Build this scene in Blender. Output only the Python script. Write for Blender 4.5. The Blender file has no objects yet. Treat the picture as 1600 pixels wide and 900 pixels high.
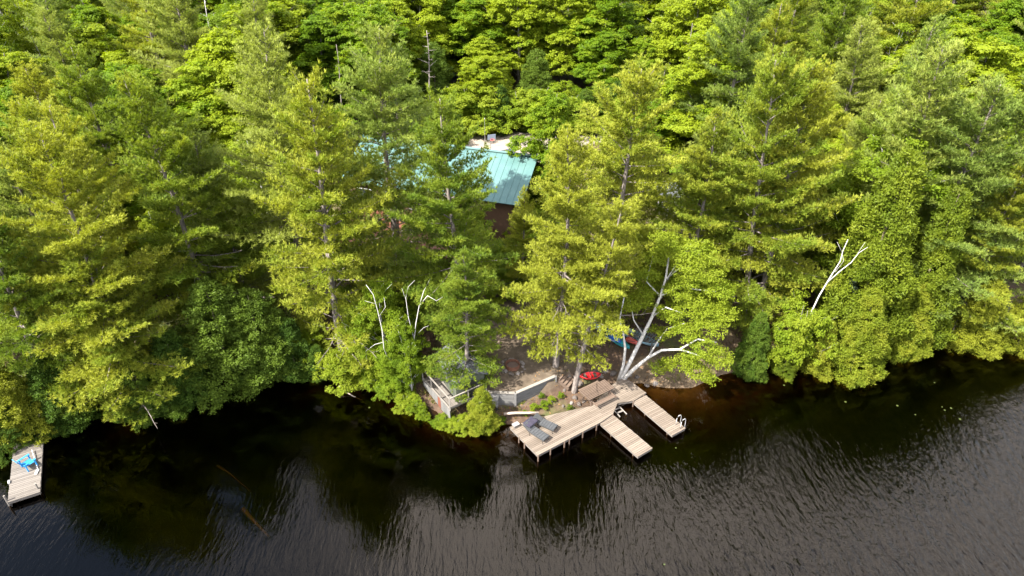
import bpy, math, random
import numpy as np
from mathutils import Vector

# ------------------------------------------------------------------ camera, world, sun, exposure
SC = bpy.context.scene
COL = SC.collection
CH, PITCH, FPX = 33.0, math.radians(33.0), 1067.0      # camera height over the lake, pitch, focal length (px of 1600)
cam_d = bpy.data.cameras.new('camera'); cam = bpy.data.objects.new('camera', cam_d); COL.objects.link(cam)
cam.location = (0, 0, CH); cam.rotation_euler = (math.pi/2 - PITCH, 0, 0)
cam_d.sensor_width = 36.0; cam_d.lens = 36.0*FPX/1600.0; cam_d.clip_start = 0.5; cam_d.clip_end = 3000
SC.camera = cam

SUN_DIR = Vector((-0.80, -0.57, 1.12)).normalized()     # from the scene towards the sun: left, a little behind the camera
SUN_EL = math.asin(SUN_DIR.z)
world = bpy.data.worlds.new('World'); SC.world = world; world.use_nodes = True
nt = world.node_tree; nt.nodes.clear()
wo = nt.nodes.new('ShaderNodeOutputWorld'); bg = nt.nodes.new('ShaderNodeBackground')
sky = nt.nodes.new('ShaderNodeTexSky'); sky.sky_type = 'NISHITA'; sky.sun_disc = False
sky.sun_elevation = SUN_EL; sky.sun_rotation = math.atan2(SUN_DIR.x, SUN_DIR.y)
sky.air_density = 1.0; sky.dust_density = 1.5; sky.ozone_density = 1.0
wtc = nt.nodes.new('ShaderNodeTexCoord'); wmap = nt.nodes.new('ShaderNodeMapping'); wmap.inputs['Scale'].default_value = (1, 1, 2.2)
wn = nt.nodes.new('ShaderNodeTexNoise'); wn.noise_dimensions = '4D'; wn.inputs['W'].default_value = 22.1; wn.inputs['Scale'].default_value = 1.25; wn.inputs['Detail'].default_value = 7; wn.inputs['Roughness'].default_value = 0.55
wr = nt.nodes.new('ShaderNodeMapRange'); wr.inputs['From Min'].default_value = 0.44; wr.inputs['From Max'].default_value = 0.60
wm = nt.nodes.new('ShaderNodeMix'); wm.data_type = 'RGBA'; wm.inputs['B'].default_value = (14.5, 13.7, 13.3, 1)
nt.links.new(wtc.outputs['Generated'], wmap.inputs[0]); nt.links.new(wmap.outputs[0], wn.inputs['Vector'])
nt.links.new(wn.outputs['Fac'], wr.inputs['Value']); nt.links.new(wr.outputs[0], wm.inputs['Factor'])
nt.links.new(sky.outputs[0], wm.inputs['A']); nt.links.new(wm.outputs['Result'], bg.inputs['Color'])
bg.inputs['Strength'].default_value = 0.105
nt.links.new(bg.outputs[0], wo.inputs[0])
sl = bpy.data.lights.new('sun', 'SUN'); sl.energy = 5.0; sl.angle = math.radians(0.6); sl.color = (1.0, 0.955, 0.86)
so = bpy.data.objects.new('sun', sl); COL.objects.link(so); so.rotation_euler = SUN_DIR.to_track_quat('Z', 'Y').to_euler()
so.location = (-40, -20, 60)
vs = SC.view_settings; vs.view_transform = 'Standard'; vs.look = 'None'; vs.exposure = 1.74; vs.gamma = 1.0; vs.use_curve_mapping = False
SC.cycles.use_denoising = True
SC.cycles.max_bounces = 6; SC.cycles.diffuse_bounces = 3; SC.cycles.glossy_bounces = 2; SC.cycles.transmission_bounces = 3
SC.cycles.transparent_max_bounces = 8; SC.cycles.caustics_reflective = False; SC.cycles.caustics_refractive = False

rng = np.random.default_rng(7)
random.seed(7)
CP, SP = math.cos(PITCH), math.sin(PITCH)
NADIR = 450 + FPX/math.tan(PITCH)

# ------------------------------------------------------------------ survey: photograph pixel (1600 x 900) -> place on the ground
def ray(px, py):
    x = (px-800)/FPX; y = -(py-450)/FPX
    return (x, CP + y*SP, -SP + y*CP)
def at(px, py, z=0.0):
    d = ray(px, py); t = (z-CH)/d[2]
    return Vector((d[0]*t, d[1]*t, z))

def atY(px, py, Y):
    d = ray(px, py); t = Y/d[1]; return Vector((d[0]*t, Y, CH+t*d[2]))

SHORE_PX = [(-900, 800), (-300, 720), (-60, 690), (30, 670), (110, 640), (210, 635), (280, 615), (350, 585), (420, 575), (520, 578), (590, 590), (640, 618),
            (690, 650), (740, 664), (800, 664), (850, 655), (925, 634), (968, 602), (1000, 598), (1040, 606), (1080, 606),
            (1130, 584), (1180, 578), (1230, 570), (1300, 566), (1380, 545), (1440, 532), (1520, 528), (1620, 530), (1900, 520), (2600, 510)]
SHORE = np.array([at(a, b, 0)[:2] for a, b in SHORE_PX])
def shore_sd(x, y):
    x = np.asarray(x, float); y = np.asarray(y, float)
    best = np.full(x.shape, 1e9)
    for (ax, ay), (bx_, by_) in zip(SHORE[:-1], SHORE[1:]):
        dx, dy = bx_-ax, by_-ay
        t = np.clip(((x-ax)*dx + (y-ay)*dy)/(dx*dx+dy*dy), 0, 1)
        best = np.minimum(best, np.hypot(x-ax-t*dx, y-ay-t*dy))
    ys = np.interp(x, SHORE[:, 0], SHORE[:, 1])
    return np.where(y > ys, best, -best)
def in_poly(x, y, poly):
    x = np.asarray(x, float); y = np.asarray(y, float); c = np.zeros(x.shape, bool)
    n = len(poly)
    for i in range(n):
        x0, y0 = poly[i]; x1, y1 = poly[(i+1) % n]
        if y0 == y1: continue
        c ^= ((y0 > y) != (y1 > y)) & (x < (x1-x0)*(y-y0)/(y1-y0) + x0)
    return c
def poly_sd(x, y, poly):
    x = np.asarray(x, float); y = np.asarray(y, float); best = np.full(x.shape, 1e9); n = len(poly)
    for i in range(n):
        (ax, ay), (bx_, by_) = poly[i], poly[(i+1) % n]; dx, dy = bx_-ax, by_-ay
        t = np.clip(((x-ax)*dx + (y-ay)*dy)/(dx*dx+dy*dy), 0, 1)
        best = np.minimum(best, np.hypot(x-ax-t*dx, y-ay-t*dy))
    return np.where(in_poly(x, y, poly), -best, best)
WALL = [at(735, 612, 1.45), at(805, 615, 1.45), at(868, 588, 1.45)]       # top edge of the retaining wall
YARD = [tuple(v[:2]) for v in (WALL[0], WALL[1], WALL[2], at(905, 560, 1.5), at(925, 480, 1.8), at(780, 450, 1.9), at(690, 520, 1.6), at(706, 600, 1.45))]
DRIVE = [tuple(at(a, b, 4.9)[:2]) for a, b in ((706, 226), (732, 213), (790, 208), (850, 210), (960, 206), (968, 214), (880, 230), (830, 262), (745, 258))]
def sm(a, b, v):
    t = np.clip((v-a)/(b-a), 0, 1); return t*t*(3-2*t)
def hgt(x, y):
    x = np.asarray(x, float); y = np.asarray(y, float)
    sd = shore_sd(x, y)
    z = np.interp(sd, [-60, -14, -5, -2, 0, 1.2, 4, 9, 22, 36, 120, 400], [-6, -4.6, -2.7, -1.1, 0, .38, .75, 1.5, 3.3, 4.7, 11.5, 30])
    bx0 = at(1060, 620, 0); shallow = 1-sm(3.5, 9, np.hypot((x-bx0.x)*.8, y-bx0.y)); z = np.where(z < 0, z*(1-.62*shallow), z)
    z = z + 0.10*np.sin(x*1.1+y*.7)*np.cos(y*.9-x*.4)*sm(.5, 3, sd) + .5*np.sin(x*.17+1)*np.cos(y*.13)*sm(8, 20, sd)
    yd = poly_sd(x, y, YARD); w = np.where((y < 36.5) & (yd > -1.5), 1-sm(-.75, -.3, yd), 1-sm(-.05, .55, yd)); far = np.clip((y-31)*.035, 0, .8)
    z = z*(1-w) + (1.38+far*.5)*w
    dd = poly_sd(x, y, DRIVE); w = 1-sm(0, 4, dd); z = z*(1-w) + 4.9*w
    return z
def gz(x, y): return float(hgt(np.array([x]), np.array([y]))[0])
def ground(px, py):
    z = 0.0
    for _ in range(25):
        p = at(px, py, z); z = .5*z + .5*gz(p.x, p.y)
    p = at(px, py, z); return Vector((p.x, p.y, gz(p.x, p.y)))

# ------------------------------------------------------------------ materials
MATS = {}
def nmat(name):
    m = bpy.data.materials.new(name); m.use_nodes = True; MATS[name] = m
    return m, m.node_tree, m.node_tree.nodes['Principled BSDF']
def ramp(nt, pos):
    r = nt.nodes.new('ShaderNodeValToRGB'); e = r.color_ramp.elements
    while len(e) < len(pos): e.new(.5)
    for k, (p, c) in enumerate(pos):
        e[k].position = p; e[k].color = (*c, 1)
    return r
def noise(nt, scale, detail=4, rough=.55, vec=None, mscale=None, coord='Object'):
    n = nt.nodes.new('ShaderNodeTexNoise'); n.inputs['Scale'].default_value = scale; n.inputs['Detail'].default_value = detail; n.inputs['Roughness'].default_value = rough
    if vec is None:
        tc = nt.nodes.new('ShaderNodeTexCoord'); vec = tc.outputs[coord]
    if mscale:
        mp = nt.nodes.new('ShaderNodeMapping'); mp.inputs['Scale'].default_value = mscale; nt.links.new(vec, mp.inputs[0]); vec = mp.outputs[0]
    nt.links.new(vec, n.inputs['Vector']); return n
def wood(name, c0, c1, scale=2.0, stretch=(1, 14, 14), rough=.75, bump=.3, rnd=.35):
    m, nt, b = nmat(name)
    n = noise(nt, scale, 6, .6, mscale=stretch); oi = nt.nodes.new('ShaderNodeObjectInfo')
    ad = nt.nodes.new('ShaderNodeMath'); ad.operation = 'MULTIPLY_ADD'; ad.inputs[1].default_value = rnd; nt.links.new(oi.outputs['Random'], ad.inputs[0])
    nt.links.new(n.outputs['Fac'], ad.inputs[2])
    r = ramp(nt, [(.3, c0), (.95, c1)]); nt.links.new(ad.outputs[0], r.inputs[0]); nt.links.new(r.outputs[0], b.inputs['Base Color'])
    b.inputs['Roughness'].default_value = rough
    bp = nt.nodes.new('ShaderNodeBump'); bp.inputs['Strength'].default_value = bump; bp.inputs['Distance'].default_value = .02
    nt.links.new(n.outputs['Fac'], bp.inputs['Height']); nt.links.new(bp.outputs[0], b.inputs['Normal']); return m
def plain(name, c, rough=.6, metal=0, var=.12, scale=3):
    m, nt, b = nmat(name); n = noise(nt, scale, 5)
    r = ramp(nt, [(.3, tuple(v*(1-var) for v in c)), (.75, tuple(min(1, v*(1+var)) for v in c))])
    nt.links.new(n.outputs['Fac'], r.inputs[0]); nt.links.new(r.outputs[0], b.inputs['Base Color'])
    b.inputs['Roughness'].default_value = rough; b.inputs['Metallic'].default_value = metal; return m
def leaf(name, c0, c1, c2, transl=.35, nscale=.55, rough=.55):
    m, nt, b = nmat(name)
    n = noise(nt, nscale, 3, .6); n2 = noise(nt, nscale*9, 2, .6); oi = nt.nodes.new('ShaderNodeObjectInfo')
    a1 = nt.nodes.new('ShaderNodeMath'); a1.operation = 'MULTIPLY_ADD'; a1.inputs[1].default_value = .35
    nt.links.new(n2.outputs['Fac'], a1.inputs[0]); nt.links.new(n.outputs['Fac'], a1.inputs[2])
    a2 = nt.nodes.new('ShaderNodeMath'); a2.operation = 'MULTIPLY_ADD'; a2.inputs[1].default_value = .42
    nt.links.new(oi.outputs['Random'], a2.inputs[0]); nt.links.new(a1.outputs[0], a2.inputs[2])
    r = ramp(nt, [(.50, c0), (.80, c1), (1.0, c2)]); nt.links.new(a2.outputs[0], r.inputs[0])
    nt.links.new(r.outputs[0], b.inputs['Base Color']); b.inputs['Roughness'].default_value = rough; b.inputs['Specular IOR Level'].default_value = .12
    tr = nt.nodes.new('ShaderNodeBsdfTranslucent'); mx = nt.nodes.new('ShaderNodeMixShader'); mx.inputs[0].default_value = transl
    hs = nt.nodes.new('ShaderNodeHueSaturation'); hs.inputs['Saturation'].default_value = 1.1; hs.inputs['Value'].default_value = 1.35
    nt.links.new(r.outputs[0], hs.inputs['Color']); nt.links.new(hs.outputs[0], tr.inputs['Color'])
    nt.links.new(b.outputs[0], mx.inputs[1]); nt.links.new(tr.outputs[0], mx.inputs[2])
    nt.links.new(mx.outputs[0], nt.nodes['Material Output'].inputs['Surface']); return m
leaf('pine_needles', (.088, .148, .018), (.185, .238, .026), (.28, .302, .036))
leaf('soft_pine_needles', (.10, .158, .034), (.19, .25, .046), (.265, .305, .06))
leaf('maple_leaves', (.06, .12, .006), (.125, .20, .008), (.215, .27, .014), .45)
leaf('birch_leaves', (.085, .145, .009), (.15, .215, .012), (.21, .26, .02), .45)
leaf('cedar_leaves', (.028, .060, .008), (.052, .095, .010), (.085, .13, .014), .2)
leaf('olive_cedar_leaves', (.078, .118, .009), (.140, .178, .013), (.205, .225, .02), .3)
leaf('spruce_needles', (.07, .11, .055), (.11, .15, .08), (.15, .19, .11), .2)
leaf('grass_blades', (.07, .10, .015), (.12, .15, .02), (.17, .17, .04), .3)
leaf('dry_leaves', (.16, .08, .035), (.22, .12, .05), (.27, .17, .08), .2)
wood('dock_wood', (.10, .077, .058), (.20, .161, .128), 1.4, (1, 10, 10), .85, .25, .5)
wood('grey_dock_wood', (.085, .073, .063), (.165, .145, .127), 1.4, (1, 10, 10), .85, .25, .6)
wood('brown_wood', (.075, .05, .036), (.15, .104, .077), 1.4, (1, 10, 10), .8)
wood('weathered_timber', (.09, .088, .085), (.17, .163, .157), 1.5, (1, 9, 9), .85)
wood('pale_timber', (.15, .132, .115), (.25, .226, .20), 1.5, (1, 9, 9), .85)
wood('red_stain', (.10, .032, .02), (.17, .058, .034), 1.2, (1, 9, 9), .7)
wood('shed_wall_paint', (.045, .055, .04), (.085, .095, .07), 1.5, (6, 6, 1), .8)
plain('white_paint', (.5, .49, .48), .5); plain('galvanised', (.5, .5, .5), .35, .8)
plain('grey_fabric', (.055, .058, .063), .9, 0, .2, 9); plain('dark_towel', (.03, .026, .045), .95); plain('black_plastic', (.02, .02, .02), .5)
plain('grey_shingle', (.085, .09, .10), .9, 0, .25, 6); plain('rust', (.17, .075, .045), .9, 0, .4, 6); plain('ash', (.12, .085, .07), 1)
plain('stone', (.12, .10, .088), .9, 0, .35, 2.5); plain('pale_stone', (.21, .185, .17), .9, 0, .3, 2.5)
plain('blue_plastic', (.01, .12, .55), .35); plain('teal_hull', (.02, .26, .30), .35); plain('red_hull', (.55, .10, .08), .4); plain('red_plastic', (.75, .015, .02), .4)
plain('sky_blue_paint', (.03, .27, .62), .5); plain('grey_blue_hull', (.20, .33, .40), .4); plain('quad_blue', (.05, .06, .22), .4)
plain('light_siding', (.24, .225, .225), .8, 0, .08, 5); plain('cottage_siding', (.10, .055, .035), .8); plain('window_glass', (.02, .025, .03), .08)
plain('lily_leaf', (.06, .075, .015), .5); plain('driftwood', (.34, .27, .22), .9, 0, .3); plain('sunk_wood', (.04, .03, .015), .9, 0, .3); plain('board_print', (.20, .24, .30), .5)
# metal roof, teal
m, nt_, b = nmat('teal_metal'); n = noise(nt_, .7, 5)
r = ramp(nt_, [(.3, (.07, .15, .147)), (.7, (.105, .195, .187))]); nt_.links.new(n.outputs['Fac'], r.inputs[0]); nt_.links.new(r.outputs[0], b.inputs['Base Color'])
b.inputs['Roughness'].default_value = .38; b.inputs['Metallic'].default_value = .15
# bark
def bark(name, c0, c1, sc, st, dist=.05):
    m, nt, b = nmat(name); n = noise(nt, sc, 7, .65, mscale=st)
    r = ramp(nt, [(.35, c0), (.62, c1)]); nt.links.new(n.outputs['Fac'], r.inputs[0]); nt.links.new(r.outputs[0], b.inputs['Base Color'])
    b.inputs['Roughness'].default_value = .95
    bp = nt.nodes.new('ShaderNodeBump'); bp.inputs['Distance'].default_value = dist; bp.inputs['Strength'].default_value = .7
    nt.links.new(n.outputs['Fac'], bp.inputs['Height']); nt.links.new(bp.outputs[0], b.inputs['Normal'])
bark('pine_bark', (.085, .068, .058), (.23, .195, .175), 3, (2.5, 2.5, .7))
bark('maple_bark', (.08, .07, .06), (.2, .18, .16), 3, (2.5, 2.5, .7))
bark('cedar_bark', (.12, .085, .065), (.24, .19, .15), 3, (3, 3, .5))
bark('dead_bark', (.15, .125, .11), (.29, .25, .225), 3, (2.5, 2.5, .7))
m, nt_, b = nmat('birch_bark'); n = noise(nt_, 2.2, 5, .7, mscale=(1.4, 1.4, 5))
r = ramp(nt_, [(.31, (.06, .05, .045)), (.37, (.46, .44, .41)), (.7, (.60, .58, .555))]); nt_.links.new(n.outputs['Fac'], r.inputs[0]); nt_.links.new(r.outputs[0], b.inputs['Base Color']); b.inputs['Roughness'].default_value = .7

# ground: needle litter, bare earth, moss and sand at the little beach and drive
def ground_mat():
    m, nt, b = nmat('forest_floor'); L = nt.links
    tc = nt.nodes.new('ShaderNodeTexCoord'); P = tc.outputs['Object']
    n1 = noise(nt, .33, 6, .6, P); n2 = noise(nt, 3.5, 6, .7, P); n3 = noise(nt, 16, 4, .7, P)
    litter = ramp(nt, [(.25, (.04, .024, .015)), (.55, (.085, .052, .033)), (.8, (.15, .095, .06))]); L.new(n2.outputs['Fac'], litter.inputs[0])
    green = ramp(nt, [(.3, (.045, .07, .012)), (.7, (.10, .13, .025))]); L.new(n3.outputs['Fac'], green.inputs[0])
    gm = ramp(nt, [(.50, (0, 0, 0)), (.68, (.8, .8, .8))]); L.new(n1.outputs['Fac'], gm.inputs[0])
    mx = nt.nodes.new('ShaderNodeMix'); mx.data_type = 'RGBA'; L.new(gm.outputs[0], mx.inputs['Factor']); L.new(litter.outputs[0], mx.inputs['A']); L.new(green.outputs[0], mx.inputs['B'])
    # trodden earth / sand patches come from a painted-in attribute of the ground itself
    at_ = nt.nodes.new('ShaderNodeAttribute'); at_.attribute_name = 'cover'
    se = nt.nodes.new('ShaderNodeSeparateColor'); L.new(at_.outputs['Color'], se.inputs[0])
    earth = ramp(nt, [(.25, (.055, .038, .024)), (.55, (.10, .074, .05)), (.8, (.21, .165, .12))]); L.new(noise(nt, 1.3, 7, .65, P).outputs['Fac'], earth.inputs[0])
    sand = ramp(nt, [(.2, (.22, .185, .155)), (.8, (.33, .28, .24))]); L.new(n2.outputs['Fac'], sand.inputs[0])
    mud = ramp(nt, [(.3, (.075, .05, .03)), (.7, (.21, .15, .095))]); L.new(noise(nt, 1.1, 6, .65, P).outputs['Fac'], mud.inputs[0])
    cur = mx.outputs['Result']
    for ch, src in (('Red', earth), ('Green', sand), ('Blue', mud)):
        ad = nt.nodes.new('ShaderNodeMath'); ad.operation = 'MULTIPLY_ADD'; ad.inputs[1].default_value = .5; L.new(n2.outputs['Fac'], ad.inputs[0]); L.new(se.outputs[ch], ad.inputs[2])
        mr = nt.nodes.new('ShaderNodeMapRange'); mr.inputs['From Min'].default_value = .6; mr.inputs['From Max'].default_value = .85; L.new(ad.outputs[0], mr.inputs['Value'])
        q = nt.nodes.new('ShaderNodeMix'); q.data_type = 'RGBA'; L.new(mr.outputs[0], q.inputs['Factor']); L.new(cur, q.inputs['A']); L.new(src.outputs[0], q.inputs['B']); cur = q.outputs['Result']
    L.new(cur, b.inputs['Base Color']); b.inputs['Roughness'].default_value = .95
    bp = nt.nodes.new('ShaderNodeBump'); bp.inputs['Distance'].default_value = .06; bp.inputs['Strength'].default_value = .6; L.new(n3.outputs['Fac'], bp.inputs['Height']); L.new(bp.outputs[0], b.inputs['Normal'])
ground_mat()
def water_mat():
    m = bpy.data.materials.new('lake_water'); m.use_nodes = True; MATS['lake_water'] = m; nt = m.node_tree; L = nt.links; nt.nodes.clear()
    out = nt.nodes.new('ShaderNodeOutputMaterial'); tr = nt.nodes.new('ShaderNodeBsdfTransparent'); gl = nt.nodes.new('ShaderNodeBsdfGlossy'); gl.inputs['Roughness'].default_value = .03; gl.inputs['Color'].default_value = (1, .91, .81, 1)
    tr.inputs['Color'].default_value = (.42, .32, .17, 1)
    fr = nt.nodes.new('ShaderNodeFresnel'); fr.inputs['IOR'].default_value = 1.345; mx = nt.nodes.new('ShaderNodeMixShader')
    tc = nt.nodes.new('ShaderNodeTexCoord'); P = tc.outputs['Object']
    # breeze ripples: two crossing trains of long-crested wavelets, stronger out on the open lake
    mp = nt.nodes.new('ShaderNodeMapping'); mp.inputs['Rotation'].default_value = (0, 0, math.radians(38)); mp.inputs['Scale'].default_value = (2.5, .52, 1); L.new(P, mp.inputs[0])
    na = nt.nodes.new('ShaderNodeTexNoise'); na.inputs['Scale'].default_value = 1.0; na.inputs['Detail'].default_value = 3; na.inputs['Roughness'].default_value = .5; na.inputs['Distortion'].default_value = .5; L.new(mp.outputs[0], na.inputs['Vector'])
    mp2 = nt.nodes.new('ShaderNodeMapping'); mp2.inputs['Rotation'].default_value = (0, 0, math.radians(8)); mp2.inputs['Scale'].default_value = (4.6, 1.5, 1); L.new(P, mp2.inputs[0])
    nb = nt.nodes.new('ShaderNodeTexNoise'); nb.inputs['Scale'].default_value = 1.3; nb.inputs['Detail'].default_value = 3; L.new(mp2.outputs[0], nb.inputs['Vector'])
    ad = nt.nodes.new('ShaderNodeMath'); ad.operation = 'MULTIPLY_ADD'; ad.inputs[1].default_value = .5; L.new(nb.outputs['Fac'], ad.inputs[0]); L.new(na.outputs['Fac'], ad.inputs[2])
    atn = nt.nodes.new('ShaderNodeAttribute'); atn.attribute_name = 'breeze'
    bp = nt.nodes.new('ShaderNodeBump'); bp.inputs['Distance'].default_value = .21; L.new(ad.outputs[0], bp.inputs['Height']); L.new(atn.outputs['Fac'], bp.inputs['Strength'])
    for s in (gl, fr): L.new(bp.outputs[0], s.inputs['Normal'])
    L.new(fr.outputs[0], mx.inputs[0]); L.new(tr.outputs[0], mx.inputs[1]); L.new(gl.outputs[0], mx.inputs[2]); L.new(mx.outputs[0], out.inputs['Surface'])
    va = nt.nodes.new('ShaderNodeVolumeAbsorption'); va.inputs['Color'].default_value = (.36, .27, .12, 1); va.inputs['Density'].default_value = 2.4
    L.new(va.outputs[0], out.inputs['Volume'])
water_mat()

# ------------------------------------------------------------------ mesh helpers
def mesh_arrays(name, V, F):
    """V (n,3), F (m,k) with one polygon size"""
    V = np.asarray(V, np.float32); F = np.asarray(F, np.int32); me = bpy.data.meshes.new(name)
    me.vertices.add(len(V)); me.vertices.foreach_set('co', V.ravel())
    k = F.shape[1]; me.loops.add(F.size); me.loops.foreach_set('vertex_index', F.ravel())
    me.polygons.add(len(F)); me.polygons.foreach_set('loop_start', np.arange(len(F), dtype=np.int32)*k)
    me.update(calc_edges=True); return me
class MB:
    def __init__(s): s.v = []; s.f = []
    def add(s, vs, fs):
        o = len(s.v); s.v += [tuple(v) for v in vs]; s.f += [tuple(i+o for i in f) for f in fs]; return s
    def box(s, c, size, rz=0, rx=0, ry=0):
        from mathutils import Euler
        R = Euler((rx, ry, rz)).to_matrix(); c = Vector(c); hx, hy, hz = (d/2 for d in size)
        vs = [c + R @ Vector((x*hx, y*hy, z*hz)) for x, y, z in ((-1,-1,-1),(1,-1,-1),(1,1,-1),(-1,1,-1),(-1,-1,1),(1,-1,1),(1,1,1),(-1,1,1))]
        return s.add(vs, [(3,2,1,0),(4,5,6,7),(0,1,5,4),(1,2,6,5),(2,3,7,6),(3,0,4,7)])
    def tube(s, pts, rad, n=6, cap=True):
        pts = [Vector(p) for p in pts]; o = len(s.v); ring = []
        for i, p in enumerate(pts):
            t = (pts[min(i+1, len(pts)-1)]-pts[max(i-1, 0)]).normalized()
            a = t.cross(Vector((0, 0, 1)) if abs(t.z) < .9 else Vector((1, 0, 0))).normalized(); b_ = t.cross(a)
            r_ = rad[i] if hasattr(rad, '__len__') else rad
            for k in range(n):
                th = 2*math.pi*k/n; ring.append(p + a*math.cos(th)*r_ + b_*math.sin(th)*r_)
        fs = [(i*n+k, i*n+(k+1) % n, (i+1)*n+(k+1) % n, (i+1)*n+k) for i in range(len(pts)-1) for k in range(n)]
        if cap: fs += [tuple(range(n))[::-1], tuple((len(pts)-1)*n+k for k in range(n))]
        return s.add(ring, fs)
    def prism(s, poly, z0, z1):
        n = len(poly); vs = [(x, y, z0) for x, y in poly] + [(x, y, z1) for x, y in poly]
        return s.add(vs, [tuple(range(n))[::-1], tuple(range(n, 2*n))] + [(i, (i+1) % n, n+(i+1) % n, n+i) for i in range(n)])
    def mesh(s, name, smooth=False):
        me = bpy.data.meshes.new(name); me.from_pydata(s.v, [], s.f); me.update()
        if smooth: me.shade_smooth()
        return me
def link(name, me, mat=None, parent=None, loc=None, rz=0, smooth=False):
    if isinstance(me, MB): me = me.mesh(name, smooth)
    if mat and not me.materials: me.materials.append(MATS[mat])
    o = bpy.data.objects.new(name, me); COL.objects.link(o); o.parent = parent
    if loc is not None: o.location = loc
    if rz: o.rotation_euler = (0, 0, rz)
    return o
def tag(o, label, cat, group=None, kind=None):
    o['label'] = label; o['category'] = cat
    if group: o['group'] = group
    if kind: o['kind'] = kind
    return o
def thing(name, loc, label, cat, group=None, rz=0):
    o = bpy.data.objects.new(name, None); COL.objects.link(o); o.location = loc; o.rotation_euler = (0, 0, rz); o.empty_display_size = .2
    return tag(o, label, cat, group)
def yaw(a, b): return math.atan2(b.y-a.y, b.x-a.x)
def beam(name, a, b, w, h, mat, parent, origin=Vector((0, 0, 0))):
    """squared timber from a to b (world points); parent stands unrotated at origin"""
    a = Vector(a); b = Vector(b); d = b-a; L = d.length; o = link(name, MB().box((0, 0, 0), (L, w, h)), mat, parent)
    o.location = (a+b)/2-origin; o.rotation_euler = (0, -math.asin(d.z/L), math.atan2(d.y, d.x)); return o

# ------------------------------------------------------------------ ground, lake
def build_ground():
    xs = np.unique(np.round(np.concatenate([np.linspace(-700, -130, 12), np.linspace(-130, -42, 30), np.arange(-42, 44, .5), np.linspace(44, 130, 30), np.linspace(130, 700, 12)]), 3))
    ys = np.unique(np.round(np.concatenate([np.linspace(-60, 16, 12), np.arange(16, 50, .45), np.arange(50, 84, .9), np.linspace(84, 190, 30), np.linspace(190, 900, 14)]), 3))
    X, Y = np.meshgrid(xs, ys); Z = hgt(X.ravel(), Y.ravel()).reshape(X.shape)
    V = np.stack([X.ravel(), Y.ravel(), Z.ravel()], 1); nx, ny = len(xs), len(ys)
    i = (np.arange(ny-1)[:, None]*nx + np.arange(nx-1)[None]).ravel(); F = np.stack([i, i+1, i+nx+1, i+nx], 1)
    me = mesh_arrays('ground', V, F); me.shade_smooth()
    x, y = V[:, 0], V[:, 1]; sd = shore_sd(x, y)
    earth = 1-sm(-.6, 1.2, poly_sd(x, y, YARD)); beach = at(1130, 565, 0); fx = at(1048, 345, 3)
    earth = np.maximum(earth, 1-sm(1.5, 4, np.hypot(x-fx.x, y-fx.y)))
    sand = 1-sm(-.4, 1.2, poly_sd(x, y, DRIVE)); 
    br = np.hypot((x-beach.x), (y-beach.y)*.5); mud = np.maximum(1-sm(1.2, 2.6, br), 1-sm(-1, .2, sd))
    b2 = at(1040, 595, 0); mud = np.maximum(mud, 1-sm(1.5, 3, np.hypot((x-b2.x)*.6, y-b2.y)))
    ca = me.color_attributes.new('cover', 'FLOAT_COLOR', 'POINT'); ca.data.foreach_set('color', np.stack([earth, sand, mud, np.ones_like(mud)], 1).astype(np.float32).ravel())
    o = link('ground', me, 'forest_floor'); o['kind'] = 'structure'; o['label'] = 'forest floor of brown needle litter rising from the lake shore'
build_ground()
def build_lake():
    xs = np.concatenate([[-900, -300, -120], np.linspace(-60, 60, 61), [120, 300, 900]]); ys = np.concatenate([[-900, -200, -40], np.linspace(0, 50, 26), [60]])
    X, Y = np.meshgrid(xs, ys); nx, ny = len(xs), len(ys); x, y = X.ravel(), Y.ravel()
    V = np.stack([x, y, np.zeros_like(x)], 1); i = (np.arange(ny-1)[:, None]*nx + np.arange(nx-1)[None]).ravel(); F = np.stack([i, i+1, i+nx+1, i+nx], 1)
    B = V.copy(); B[:, 2] = -7.0; n = len(V); Fb = F[:, ::-1]+n
    per = [k for k in range(nx)] + [r_*nx+nx-1 for r_ in range(1, ny)] + [(ny-1)*nx+k for k in range(nx-2, -1, -1)] + [r_*nx for r_ in range(ny-2, 0, -1)]
    S = np.array([(per[k], per[k-1], per[k-1]+n, per[k]+n) for k in range(len(per))])[:, [0, 1, 2, 3]]
    me = mesh_arrays('lake', np.concatenate([V, B]), np.concatenate([F, Fb, S]))
    sd = shore_sd(x, y); open_ = sm(1.5, 17, -sd); br = .04 + .70*open_*np.clip(.08+.92*sm(-10, 17, x + .30*(30-y)), 0, 1)
    a = me.attributes.new('breeze', 'FLOAT', 'POINT'); a.data.foreach_set('value', np.concatenate([br, br]).astype(np.float32))
    o = link('lake_water', me, 'lake_water'); o['kind'] = 'structure'; o['label'] = 'dark brown lake water with breeze ripples'
build_lake()

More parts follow.
